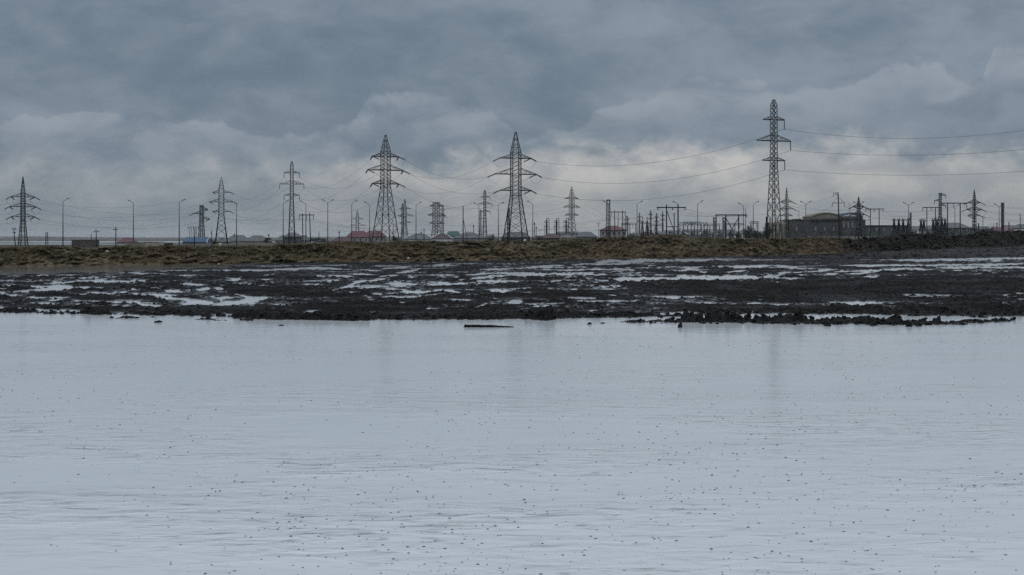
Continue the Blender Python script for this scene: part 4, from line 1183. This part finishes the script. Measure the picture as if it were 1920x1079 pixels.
house('maroon hip-roofed house with white ridge trim', 808, 849, 437, 447.5, 620, 'roof_maroon', 'white', 0.12, 9, trim=(1, -1))
house('green hip-roofed house behind the maroon roof', 833, 866, 434, 443, 780, 'roof_green', 'wall_grey', 0.55, 9)
house('broad grey hip-roofed house beside the bare strut pole', 846, 912, 435.5, 446.5, 660, 'roof_grey', 'wall_grey', 0.2, 10)
house('grey hip-roofed house seen through the legs of the central pylon', 938, 996, 435, 445, 620, 'roof_grey', 'wall_slate', 0.55, 10)
house('low wine-red house just right of the central pylon', 996, 1032, 442, 448, 640, 'roof_maroon', 'wall_tan', 0.6, 8)
house('wine-red hip-roofed house below the first process column', 1016, 1051, 438.5, 446.5, 600, 'roof_maroon', 'wall_slate', 0.45, 8)
house('low mauve-roofed house below the third process column', 1052, 1077, 439.5, 446, 590, 'roof_grey', 'wall_tan', 0.3, 8)
house('grey hip-roofed house with white trim left of the floodlight pole', 1080, 1121, 435, 444, 560, 'roof_grey', 'wall_grey', 0.45, 8, trim=(1,))
house('two-storey grey house with a bright red hip roof by the narrow box tower', 1125.5, 1176, 423.5, 431.5, 520, 'roof_red', 'wall_grey', 0.32, 9, wins=5)
house('pale long house behind the low hip roofs by the process columns', 1042, 1092, 434.5, 438.5, 850, 'roof_grey', 'wall_tan', 0.8, 8)
house('low green-roofed house in the substation left of the switch frame', 1180, 1203, 437, 443, 560, 'roof_grey', 'wall_grey', 0.4, 7)
house('grey-green roofed house behind the braced gantry', 1236, 1290, 432, 440, 600, 'roof_grey', 'wall_grey', 0.55, 8, trim=(1,), wins=4)
house('blue-grey hip-roofed house left of the lone lamp', 1286, 1318, 435.5, 441, 640, 'roof_grey', 'wall_grey', 0.35, 8, wins=3)
house('blue-grey hip-roofed house right of the lone lamp', 1312, 1342, 431, 439, 700, 'roof_grey', 'white', 0.35, 8, trim=(-1, 1), wins=3)
house('pale-roofed house between the posts of the cross-braced gantry', 1356, 1388, 430, 438, 650, 'roof_grey', 'white', 0.35, 8, wins=3)
house('pointed grey-roofed house left of the dark bushes', 1385, 1412, 429.5, 438, 600, 'roof_grey', 'white', 0.1, 8, wins=3)
house('pale wide house behind the switchgear frames', 1700, 1748, 424, 431, 700, 'roof_grey', 'white', 0.5, 9, wins=4)
house('large grey hip-roofed house behind the thick-beamed gantry', 1763, 1824, 417.5, 427.5, 600, 'roof_grey', 'wall_green', 0.38, 12, trim=(1,), wins=4)
house('low grey house right of the spire pylon over the heaps', 1824, 1858, 424.5, 430, 640, 'roof_grey', 'wall_grey', 0.6, 8, wins=3)
house('pink flat-roofed house behind the dark heaps', 1862, 1906, 426, 433, 560, 'roof_pink', 'wall_tan', 0.75, 9)
house('grey hip-roofed house above the pink roof', 1880, 1916, 422.5, 430, 680, 'roof_grey', 'wall_grey', 0.5, 9)
house('grey house cut by the right picture edge', 1903, 1960, 420, 428, 620, 'roof_grey', 'white', 0.5, 9, wins=4)

house('low slate-roofed house between the timber gantry and the double lamp', 588, 622, 446, 452.5, 760, 'roof_grey', 'wall_grey', 0.5, 8)
house('small grey-roofed house behind the broad grey roof near the slender pylon', 902, 934, 441, 447, 780, 'roof_grey', 'wall_tan', 0.4, 8, chim=(0.4,))
house('faded red-roofed house between the lone lamp and the braced gantry', 1200, 1226, 434.5, 440.5, 760, 'roof_maroon', 'wall_tan', 0.4, 8, wins=3)
house('long pale storehouse behind the row of transformers', 1268, 1360, 430, 434.5, 860, 'roof_grey', 'white', 0.9, 9, wins=6)
house('grey-roofed house between the last switch frame and the slim gantry', 1735, 1770, 423, 430, 760, 'roof_grey', 'wall_tan', 0.45, 9, wins=3)

# flat shed, tan yard wall, blue hall
D_ = 330
t = thing('brick_shed', 'flat-roofed dark brown brick shed right of the leftmost lamp', 'shed', (gx(153, D_), D_ + 3, GZ))
z1 = gz(449.5, D_) - GZ
MB().box(-2.35, 2.35, -3, 3, 0, z1 - 0.12).build('wall', M['brick_dark'], t)
MB().box(-2.48, 2.48, -3.12, 3.12, z1 - 0.12 + 0.003, z1).build('roof_slab', M['concrete'], t)
D_ = 300
t = thing('yard_wall', 'long low tan masonry wall in front of the small red roof', 'wall', (gx(272, D_), D_, GZ))
z1 = gz(454.5, D_) - GZ
x0, x1 = gx(235, D_) - gx(272, D_), gx(308, D_) - gx(272, D_)
n = 6
for q in range(n):
    a, b_ = x0 + (x1 - x0) * q / n, x0 + (x1 - x0) * (q + 1) / n - 0.05
    MB().box(a, b_, -0.15, 0.15, 0, z1 - 0.02 * (q % 3)).build('wall_panel', M['wall_tan'] if q > 2 else M['wall_olive'], t)
MB().box(x0 - 0.05, x1 + 0.05, -0.22, 0.22, z1 + 0.003, z1 + 0.1).build('coping', M['concrete_dark'], t)
D_ = 420; s = D_ / F
t = thing('blue_shed', 'long blue sheet-metal shed with white slanted verge behind the short pylon', 'shed', (gx(364, D_), D_ + 5, GZ))
W = 46 * s / 2; ze = gz(454, D_) - GZ; zr = gz(445, D_) - GZ
MB().box(-W + 0.1, W - 0.1, -4.6, 4.6, 0, ze).build('wall', M['wall_grey'], t)
r_ = MB().add([(-W, -5, ze), (W, -5, ze), (W, 5, ze), (-W, 5, ze), (-W + 0.3, -1.2, zr), (W - 0.3, -1.2, zr), (W - 0.3, 1.2, zr), (-W + 0.3, 1.2, zr)],
              [(0, 1, 5, 4), (1, 2, 6, 5), (2, 3, 7, 6), (3, 0, 4, 7), (4, 5, 6, 7), (3, 2, 1, 0)]).build('roof', M['roof_blue'], t)
MB().path([(W + 0.25, -4.6, 0.8), (W - 0.1, -4.0, 1.5), (W + 0.05, -2.5, zr - 0.5), (W + 0.35, -1.2, zr + 0.3)], 0.09, 6).build('verge_board', M['white'], t)
for q in range(1, 8):
    xx = -W + 2 * W * q / 8
    MB().bar((xx, -5.02, ze + 0.03), (xx, -1.22, zr + 0.03), 0.05).build('roof_seam', M['roof_blue'], r_)

# the barrel-roofed hall of the substation
D_ = 520; s = D_ / F
BXc = gx(1540, D_)
t = thing('substation_hall', 'long dark substation hall with two barrel roofs and tall pale windows', 'building', (BXc, D_, GZ))
lx = lambda p: gx(p, D_) - BXc
lz = lambda y: gz(y, D_) - GZ
MB().box(lx(1476), lx(1577.2), 0, 14, 0, lz(413)).build('wall', M['wall_slate'], t)
MB().box(lx(1474.5), lx(1578), -0.25, 14.2, lz(413) + 0.003, lz(412)).build('parapet', M['wall_green'], t)
MB().add([(lx(1445), -0.6, 0), (lx(1475.9), -0.6, 0), (lx(1475.9), 12, 0), (lx(1445), 12, 0), (lx(1445), -0.6, lz(417.5)), (lx(1475.9), -0.6, lz(413.5)), (lx(1475.9), 12, lz(413.5)), (lx(1445), 12, lz(417.5))],
         [(3, 2, 1, 0), (4, 5, 6, 7), (0, 1, 5, 4), (1, 2, 6, 5), (2, 3, 7, 6), (3, 0, 4, 7)]).build('end_block', M['wall_tan'], t, label='pale tan end block of the hall')
for q in range(5):
    xx = lx(1449 + q * 6)
    MB().box(xx - 0.22, xx + 0.22, -0.75, -0.603, 0, lz(420)).build('pilaster', M['concrete_dark'], t)
MB().box(lx(1494), lx(1506), 3, 9, lz(412) + 0.003, lz(410.5)).build('roof_box', M['wall_slate'], t)
def vault(nm, pa, pb, spring, top, y0, y1, zlow, mw, mr, rim=None):
    n = 16; a, b_ = lx(pa), lx(pb); z0, z1 = lz(spring), lz(top)
    prof = [(a, zlow)] + [(a + (b_ - a) * q / n, z0 + (z1 - z0) * (1 - (2 * q / n - 1) ** 2)) for q in range(n + 1)] + [(b_, zlow)]
    m_ = len(prof)
    vs = [(x, y0, z) for x, z in prof] + [(x, y1, z) for x, z in prof]
    fs = [tuple(range(m_ - 1, -1, -1)), tuple(range(m_, 2 * m_))] + [(i, i + 1, m_ + i + 1, m_ + i) for i in range(m_ - 1)] + [(m_ - 1, 0, m_, 2 * m_ - 1)]
    w_ = MB().add(vs, fs).build(nm, M[mw], t)
    mb = MB(); vs = []
    for y in (y0 - 0.35, y1 + 0.35):
        for k_ in (0.02, 0.32):
            for q in range(n + 1):
                xx = a + (b_ - a) * q / n
                vs.append((xx + (xx - (a + b_) / 2) * 0.03, y, z0 + (z1 - z0) * (1 - (2 * q / n - 1) ** 2) + k_))
    N = n + 1
    fs = []
    for q in range(n):
        fs += [(q, q + 1, N + q + 1, N + q), (2 * N + q + 1, 2 * N + q, 3 * N + q, 3 * N + q + 1), (N + q, N + q + 1, 3 * N + q + 1, 3 * N + q), (q + 1, q, 2 * N + q, 2 * N + q + 1)]
    fs += [(0, N, 3 * N, 2 * N), (n, 2 * N + n, 3 * N + n, N + n)]
    mb.add(vs, fs).build('barrel_roof', M[mr], t)
    return w_
vault('hall_gable', 1522, 1576, 407.5, 400.3, -0.35, 16, lz(411.8), 'wall_olive', 'wall_olive')
MB().box(lx(1520.5), lx(1577), -0.8, 0.3, lz(411.8) + 0.003, lz(410.2)).build('cornice', M['wall_slate'], t)
MB().box(lx(1521), lx(1576.5), -0.6, -0.253, lz(413.2), lz(412)).build('string_course', M['concrete'], t)
vault('hall_gable', 1577.3, 1612.8, 404.6, 400.6, -1.0, 16, lz(406), 'white', 'roof_blue')
MB().box(lx(1577.3), lx(1613), -1.2, 14, 0, lz(406) - 0.003).build('wall', M['wall_slate'], t)
MB().box(lx(1576.8), lx(1613.5), -1.5, -1.203, lz(411), lz(408.5)).build('cornice', M['wall_green'], t)
MB().box(lx(1613.1), lx(1621.5), -1.1, 12, 0, lz(412)).build('stair_tower', M['wall_slate'], t)
MB().box(lx(1613.1), lx(1617), -1.0, 8, lz(412) + 0.003, lz(405.5)).build('stair_head', M['wall_slate'], t)
MB().box(lx(1621.6), lx(1704), -0.5, 11, 0, lz(423.3)).build('wing_wall', M['wall_green'], t)
MB().box(lx(1621.6), lx(1704.5), -0.8, 11.2, lz(423.3) + 0.003, lz(422.6)).build('parapet', M['wall_slate'], t)
def hwin(pxc, y0, y1, wd, yf):
    xx = lx(pxc)
    f = MB().box(xx - wd / 2 - 0.07, xx + wd / 2 + 0.07, yf - 0.08, yf - 0.003, lz(y1), lz(y0)).build('window', M['concrete'], t)
    MB().box(xx - wd / 2, xx + wd / 2, yf - 0.11, yf - 0.083, lz(y1) + 0.08, lz(y0) - 0.08).build('pane', M['window'], f)
for p_ in (1493.7, 1529.3, 1546.2, 1563): hwin(p_, 426, 433.3, 0.34, 0)
hwin(1511.5, 427.5, 432.5, 0.25, 0)
for p_ in (1581.2, 1589, 1597, 1604.5): hwin(p_, 416.5, 427.5, 0.42, -1.2)
for p_ in (1629.5, 1643, 1656.5, 1672, 1688): hwin(p_, 427.5, 434, 0.36, -0.5)
D_ = 480
t = thing('boundary_wall', 'low pale perimeter wall at the foot of the dark hall', 'wall', (gx(1570, D_), D_, GZ))
x0, x1 = gx(1515, D_) - gx(1570, D_), gx(1668, D_) - gx(1570, D_); z1 = gz(443.8, D_) - GZ
n = 12
for q in range(n):
    a, b_ = x0 + (x1 - x0) * q / n, x0 + (x1 - x0) * (q + 1) / n
    MB().box(a + 0.03, b_ - 0.14, -0.1, 0.1, 0, z1).build('wall_panel', M['concrete'], t)
    MB().box(b_ - 0.135, b_ + 0.025, -0.16, 0.16, 0, z1 + 0.12).build('wall_post', M['concrete_dark'], t)

# ------------------------------------------------------------------ process columns
for px_, lab in ((1025, 'leftmost of the three dark process columns with looped pipe'), (1043.5, 'middle one of the three dark process columns with looped pipe'), (1061.5, 'rightmost of the three dark process columns, touching a grey pylon')):
    D_ = 820; s = D_ / F
    t = thing('process_column', lab, 'process column', (gx(px_, D_), D_, GZ), 0, 'process columns')
    Z = lambda y: gz(y, D_) - GZ
    MB().bar((0, 0, 0), (0, 0, Z(431)), 4.0 * s, 3.4 * s, 10).bar((0, 0, Z(431)), (0, 0, Z(414)), 3.2 * s, 2.8 * s, 10).bar((0, 0, Z(414)), (0, 0, Z(411.5)), 2.8 * s, 1.0 * s, 10).build('vessel', M['steel'], t, True)
    for y_, l_, r_ in ((417.5, 5.0, 4.5), (425.5, 5.5, 4.5)):
        p_ = MB().box(-l_ * s, r_ * s, -3.4 * s, 3.4 * s, Z(y_) - 0.12, Z(y_) + 0.12).build('platform', M['steel'], t)
        mb = MB()
        for a, b_ in (((-l_, -3.4), (r_, -3.4)), ((r_, -3.4), (r_, 3.4)), ((r_, 3.4), (-l_, 3.4)), ((-l_, 3.4), (-l_, -3.4))):
            mb.bar((a[0] * s, a[1] * s, Z(y_) + 1.1), (b_[0] * s, b_[1] * s, Z(y_) + 1.1), 0.08)
            for q in range(5):
                mb.bar(((a[0] + (b_[0] - a[0]) * q / 5) * s, (a[1] + (b_[1] - a[1]) * q / 5) * s, Z(y_) + 0.1), ((a[0] + (b_[0] - a[0]) * q / 5) * s, (a[1] + (b_[1] - a[1]) * q / 5) * s, Z(y_) + 1.1), 0.07)
        mb.build('railing', M['steel'], p_)
    MB().path([(0, 0, Z(412)), (0.1 * s, 0, Z(410.6)), (1.2 * s, 0, Z(409.6)), (3.6 * s, 0, Z(409.8)), (4.6 * s, 0, Z(411)), (4.6 * s, 0, Z(425)), (4.6 * s, 0, 0)], 0.55 * s, 8).build('loop_pipe', M['steel'], t, True)
    MB().path([(-4 * s, 0, 0), (-4 * s, 0, Z(425))], 0.35 * s, 6).build('side_pipe', M['steel_far'], t)
for px_, tp, lab in ((1002.2, 417, 'thin far flare stack with a bulge beside a street lamp'), (1005.3, 425, 'short stubby far stack right of the thin flare stack'), (888, 422, 'small stubby far stack left of the slender grey pylon')):
    D_ = 800; s = D_ / F
    t = thing('small_stack', lab, 'stack', (gx(px_, D_), D_, GZ), 0, 'small far stacks')
    zt = gz(tp, D_) - GZ
    MB().bar((0, 0, 0), (0, 0, zt), 1.4 * s, 1.2 * s, 8).build('shaft', M['steel_far'], t)
    MB().bar((0, 0, zt * 0.86), (0, 0, zt * 0.98), 2.6 * s, 2.2 * s, 8).build('head', M['steel_far'], t)

# ------------------------------------------------------------------ substation gear
def portal(label, D_, pxs, py_, deep=1.0, m='steel_far', ins=True, group='bus gantries of the substation'):
    s = D_ / F
    ox = gx((pxs[0] + pxs[-1]) / 2, D_)
    t = thing('bus_gantry', label, 'gantry', (ox, D_, GZ), 0, group)
    z = gz(py_, D_) - GZ
    for p_ in pxs:
        MB().bar((gx(p_, D_) - ox, 0, 0), (gx(p_, D_) - ox, 0, z), 0.4, 0.34).build('post', M[m], t)
    a, b_ = gx(pxs[0] - 2, D_) - ox, gx(pxs[-1] + 2, D_) - ox
    mb = MB()
    hh_ = deep
    for y in (-0.35, 0.35):
        mb.bar((a, y, z + hh_), (b_, y, z + hh_), 0.16); mb.bar((a, y, z + 0.12), (b_, y, z + 0.12), 0.16)
        n = max(3, int((b_ - a) / (hh_ * 1.2)))
        for q in range(n):
            x0_, x1_ = a + (b_ - a) * q / n, a + (b_ - a) * (q + 1) / n
            mb.bar((x0_, y, z + 0.12), ((x0_ + x1_) / 2, y, z + hh_), 0.12); mb.bar(((x0_ + x1_) / 2, y, z + hh_), (x1_, y, z + 0.12), 0.12)
    mb.build('lattice_beam', M[m], t)
    if ins:
        n = max(2, int((b_ - a) / 3.2))
        for q in range(n):
            xx = a + (b_ - a) * (q + 0.5) / n
            MB().bar((xx, 0, z + 0.05), (xx, 0, z - 1.3), 0.12, 0.3, 6).build('insulator', M['insul'], t)
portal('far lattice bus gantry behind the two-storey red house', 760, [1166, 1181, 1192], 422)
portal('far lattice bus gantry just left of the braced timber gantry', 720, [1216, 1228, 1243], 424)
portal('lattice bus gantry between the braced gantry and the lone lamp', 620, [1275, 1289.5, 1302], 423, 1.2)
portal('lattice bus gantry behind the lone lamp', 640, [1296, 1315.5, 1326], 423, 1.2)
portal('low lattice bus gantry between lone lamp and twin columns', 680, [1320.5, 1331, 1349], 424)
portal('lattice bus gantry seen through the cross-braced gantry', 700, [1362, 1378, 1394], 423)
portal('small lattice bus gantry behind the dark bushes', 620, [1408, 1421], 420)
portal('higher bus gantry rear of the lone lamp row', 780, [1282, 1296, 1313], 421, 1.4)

def aframe(label, D_, px_, top, w_px, n=1, arms=True):
    s = D_ / F
    t = thing('switch_frame', label, 'switch frame', (gx(px_, D_), D_, GZ), 0, 'switchgear frames')
    z = gz(top, D_) - GZ
    for sd in (-1, 1):
        for yy in (-0.6, 0.6):
            MB().bar((sd * w_px * s, yy * 2, 0), (sd * 0.6 * s, yy * 0.3, z), 0.2, 0.16).build('leg', M['steel'], t)
    MB().bar((-w_px * 0.55 * s, 0, z * 0.45), (w_px * 0.55 * s, 0, z * 0.45), 0.12).build('tie', M['steel'], t)
    MB().box(-4.5 * s, 4.5 * s, -0.15, 0.15, z + 0.003, z + 0.22).build('beam', M['steel'], t)
    for q in (-1, 1):
        MB().bar((q * 1.4 * s, 0, z + 0.22), (q * 1.8 * s, 0, z + 0.9), 0.3, 0.16, 6).build('insulator', M['insul'], t)
for px_, tp, D_, lab in ((1676.5, 414, 440, 'first switch frame from the hall wing in the row of four'), (1685.3, 414, 440, 'second switch frame from the hall wing in the row of four'),
                         (1693.5, 414, 440, 'third switch frame from the hall wing in the row of four'), (1703, 414, 440, 'last switch frame of the row, beside the double lamp'),
                         (1727, 415.5, 420, 'splayed switch frame left of the slim gantry post'), (1732.5, 415.5, 425, 'splayed switch frame touching the slim gantry post'),
                         (1750, 414.5, 420, 'splayed switch frame at the slim gantry right post'), (1757, 414, 425, 'splayed switch frame at the foot of the staggered mast'),
                         (1766, 414, 415, 'splayed switch frame right of the staggered mast foot'), (1772, 414, 420, 'splayed switch frame at the thick-beamed gantry left post'),
                         (1204.5, 419.5, 480, 'left switch frame between the lamp and the braced gantry'), (1213, 419.5, 480, 'right switch frame between the lamp and the braced gantry')):
    aframe(lab, D_, px_, tp, 4.2)
for px_, tp, lab in ((1205, 406, 'left pole of the pair rising above the switch frames by the lamp'), (1213.4, 407, 'right pole of the pair rising above the switch frames by the lamp'),
                     (1159, 408, 'grey substation pole behind the red-house gantry'), (1177.5, 407, 'grey substation pole right of the red-house gantry'), (1231.3, 407, 'dark substation pole left of the braced gantry')):
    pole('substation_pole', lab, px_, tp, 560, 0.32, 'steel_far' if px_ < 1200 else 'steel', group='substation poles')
for px_, tp, D_, lab in ((1835, 418.5, 430, 'dark stacked insulator post right of the spire pylon over the heaps'), (1869.3, 417.5, 520, 'grey stacked insulator post left of the thick lattice mast'), (1892, 416.5, 520, 'dark stacked insulator post right of the thick lattice mast')):
    s = D_ / F
    t = thing('insulator_post', lab, 'insulator post', (gx(px_, D_), D_, GZ), 0, 'stacked insulator posts')
    zt = gz(tp, D_) - GZ
    MB().bar((0, 0, 0), (0, 0, zt * 0.62), 0.42, 0.34, 8).build('pedestal', M['steel_far'], t)
    mb = MB()
    for q in range(4):
        z0 = zt * (0.62 + 0.095 * q)
        mb.bar((0, 0, z0), (0, 0, z0 + zt * 0.05), 0.22, 0.5, 8).bar((0, 0, z0 + zt * 0.05), (0, 0, z0 + zt * 0.095), 0.5, 0.22, 8)
    mb.build('insulator', M['insul'], t)

def transformer(px_, top, D_, lab):
    s = D_ / F
    t = thing('transformer', lab, 'transformer', (gx(px_, D_), D_, GZ), 0, 'substation transformers')
    z = gz(top, D_) - GZ; w_ = 4.2 * s
    MB().box(-w_, w_, -1.2, 1.2, 0.3, z * 0.72).build('tank', M['wall_slate'], t)
    MB().box(-w_ * 1.1, w_ * 1.1, -1.0, 1.0, 0, 0.297).build('plinth', M['concrete'], t)
    for q in range(4):
        xx = -w_ * 0.8 + w_ * 1.6 * q / 3
        MB().box(xx - 0.16, xx + 0.16, -1.7, -1.203, 0.5, z * 0.66).build('radiator', M['concrete_dark'], t)
    for q in (-1, 0, 1):
        MB().bar((q * w_ * 0.55, 0, z * 0.72), (q * w_ * 0.62, 0, z), 0.34, 0.16, 6).build('bushing', M['insul'], t)
    MB().bar((-w_ * 0.9, 0.6, z * 0.86), (w_ * 0.2, 0.6, z * 0.86), 0.5, 0.5, 8).build('conservator', M['concrete_dark'], t)
for px_, tp, D_, lab in ((1222, 431, 520, 'grey transformer right of the pair of switch frames by the lamp'), (1258, 432, 540, 'grey transformer between the posts of the braced gantry'),
                         (1282, 431, 500, 'grey transformer just right of the braced gantry'), (1299, 433, 520, 'grey transformer just left of the lone lamp'),
                         (1322, 430, 500, 'grey transformer between the lone lamp and the twin columns'), (1349, 432, 480, 'grey transformer between the two twin columns'),
                         (1371, 433, 500, 'grey transformer under the cross of the braced gantry'), (1715, 432, 520, 'grey transformer right of the last switch frame'),
                         (1742, 430, 520, 'grey transformer between the posts of the left slim gantry'), (1786, 431, 500, 'grey transformer between the posts of the thick-beamed gantry')):
    transformer(px_, tp, D_, lab)

# ------------------------------------------------------------------ bushes
def bush(name, label, px_, D_, w_px, top, seed, n=900, bare=False, cat='bush'):
    rr = np.random.default_rng(seed); s = D_ / F
    t = thing(name, label, cat, (gx(px_, D_), D_, GZ), 0, 'dark bushes')
    ht = gz(top, D_) - GZ; W = w_px * s
    mb = MB()
    br = []
    for q in range(9 if not bare else 22):
        a = rr.uniform(0, 2 * math.pi); l_ = rr.uniform(0.5, 1.0)
        e = np.array((math.cos(a) * W * 0.42 * l_, math.sin(a) * W * 0.3 * l_, ht * rr.uniform(0.55, 0.97)))
        st = np.array((rr.uniform(-.1, .1), rr.uniform(-.1, .1), ht * rr.uniform(0.1, 0.35)))
        m_ = (st + e) / 2 + np.array((0, 0, -0.05 * ht))
        mb.path([st, m_, e], 0.07, 5, 0.02); br.append(e)
        if bare:
            for _ in range(4):
                e2 = e + rr.normal(0, 0.18 * W, 3) * (1, 1, 0.8) + (0, 0, 0.08 * ht); mb.path([m_, (m_ + e2) / 2 + (0, 0, 0.1), e2], 0.03, 4, 0.012)
    mb.path([(0, 0, 0), (0.05, 0, ht * 0.3), (0.0, 0.05, ht * 0.6)], 0.16, 7, 0.08)
    mb.build('trunk', M['bark'], t)
    if not bare:
        cen = np.array([e * (0.55 + 0.5 * rr.random()) for e in br] * 3) + rr.normal(0, 0.10 * W, (len(br) * 3, 3)) * (1, 1, 0.5)
        i_ = rr.integers(0, len(cen), n)
        p = cen[i_] + rr.normal(0, 1, (n, 3)) * (0.11 * W, 0.09 * W, 0.10 * ht)
        p[:, 2] = np.clip(p[:, 2], 0.1, ht * 1.02)
        u = rr.normal(0, 1, (n, 3)); u /= np.linalg.norm(u, axis=1)[:, None]
        v = rr.normal(0, 1, (n, 3)); v -= (v * u).sum(1)[:, None] * u; v /= np.linalg.norm(v, axis=1)[:, None]
        sz = rr.uniform(0.10, 0.26, n)[:, None]
        V = np.stack([p - u * sz, p - v * sz * 0.5, p + u * sz, p + v * sz * 0.5], 1).reshape(-1, 3)
        o = mesh_np('crown', V, np.arange(len(V)).reshape(-1, 4), M['leaf'], None, False)
        o.parent = t
    return t
bush('leafy_bush', 'tall dark bush between the cross-braced gantry and the tallest pylon', 1404, 470, 17, 424, 1, 1500)
bush('leafy_bush', 'lower dark bush under the lamp left of the tallest pylon', 1417, 460, 16, 429, 2, 1200)
bush('leafy_bush', 'dark bush against the pale end of the hall', 1441, 500, 15, 421, 3, 1300)
bush('leafy_bush', 'low dark scrub between the two bushes left of the tallest pylon', 1430, 480, 20, 434, 4, 1200)
bush('leafy_bush', 'dark bush at the right end of the hall wing', 1711, 480, 12, 430, 5, 800)
for px_, D_, w_, tp, sd, lab in ((500, 600, 16, 446, 11, 'low scrub right of the second grey hip roof'), (588, 640, 22, 446, 12, 'low scrub behind the foot of the two-post timber gantry'), (606, 700, 18, 447, 13, 'low scrub left of the double-arm lamp foot'),
                         (741, 520, 14, 444, 14, 'low scrub at the right foot of the widest-legged pylon'), (922, 560, 18, 443, 15, 'dark scrub left of the central pylon foot'),
                         (1012, 560, 14, 443, 16, 'dark scrub right of the central pylon foot'), (1186, 520, 16, 434, 17, 'scrubby bush right of the two-storey red-roofed house'),
                         (1230, 560, 18, 434, 18, 'dark bush left of the braced gantry'), (1331, 540, 14, 432, 19, 'dark bush at the foot of the left twin column'),
                         (1382, 520, 12, 434, 20, 'small dark bush at the right post of the cross-braced gantry'), (1846, 480, 22, 426, 21, 'low bush behind the dark heap peak'),
                         (1900, 500, 20, 425, 22, 'low bush near the right picture edge'), (314, 420, 20, 456, 23, 'low scrub at the right end of the tan wall'), (398, 470, 18, 452, 24, 'low scrub at the white verge of the blue shed')):
    bush('scrub', lab, px_, D_, w_, tp, sd, 700)
bush('bare_tree', 'leafless bushy tree behind the dark heaps left of the pink roof', 1858, 560, 20, 421, 6, 0, True, 'tree')

# ------------------------------------------------------------------ the damp air
mv = bpy.data.materials.new('damp_air'); mv.use_nodes = True
tv = mv.node_tree
for n in list(tv.nodes): tv.nodes.remove(n)
ov_ = tv.nodes.new('ShaderNodeOutputMaterial')
pv = tv.nodes.new('ShaderNodeVolumePrincipled')
pv.inputs['Color'].default_value = (0.90, 0.92, 0.94, 1)
pv.inputs['Density'].default_value = 0.00006
pv.inputs['Anisotropy'].default_value = 0.0
tv.links.new(pv.outputs[0], ov_.inputs['Volume'])
hz_ = MB().box(-13000, 13000, -200, 9000, -1.6, 46).build('haze', mv)
hz_['kind'] = 'stuff'
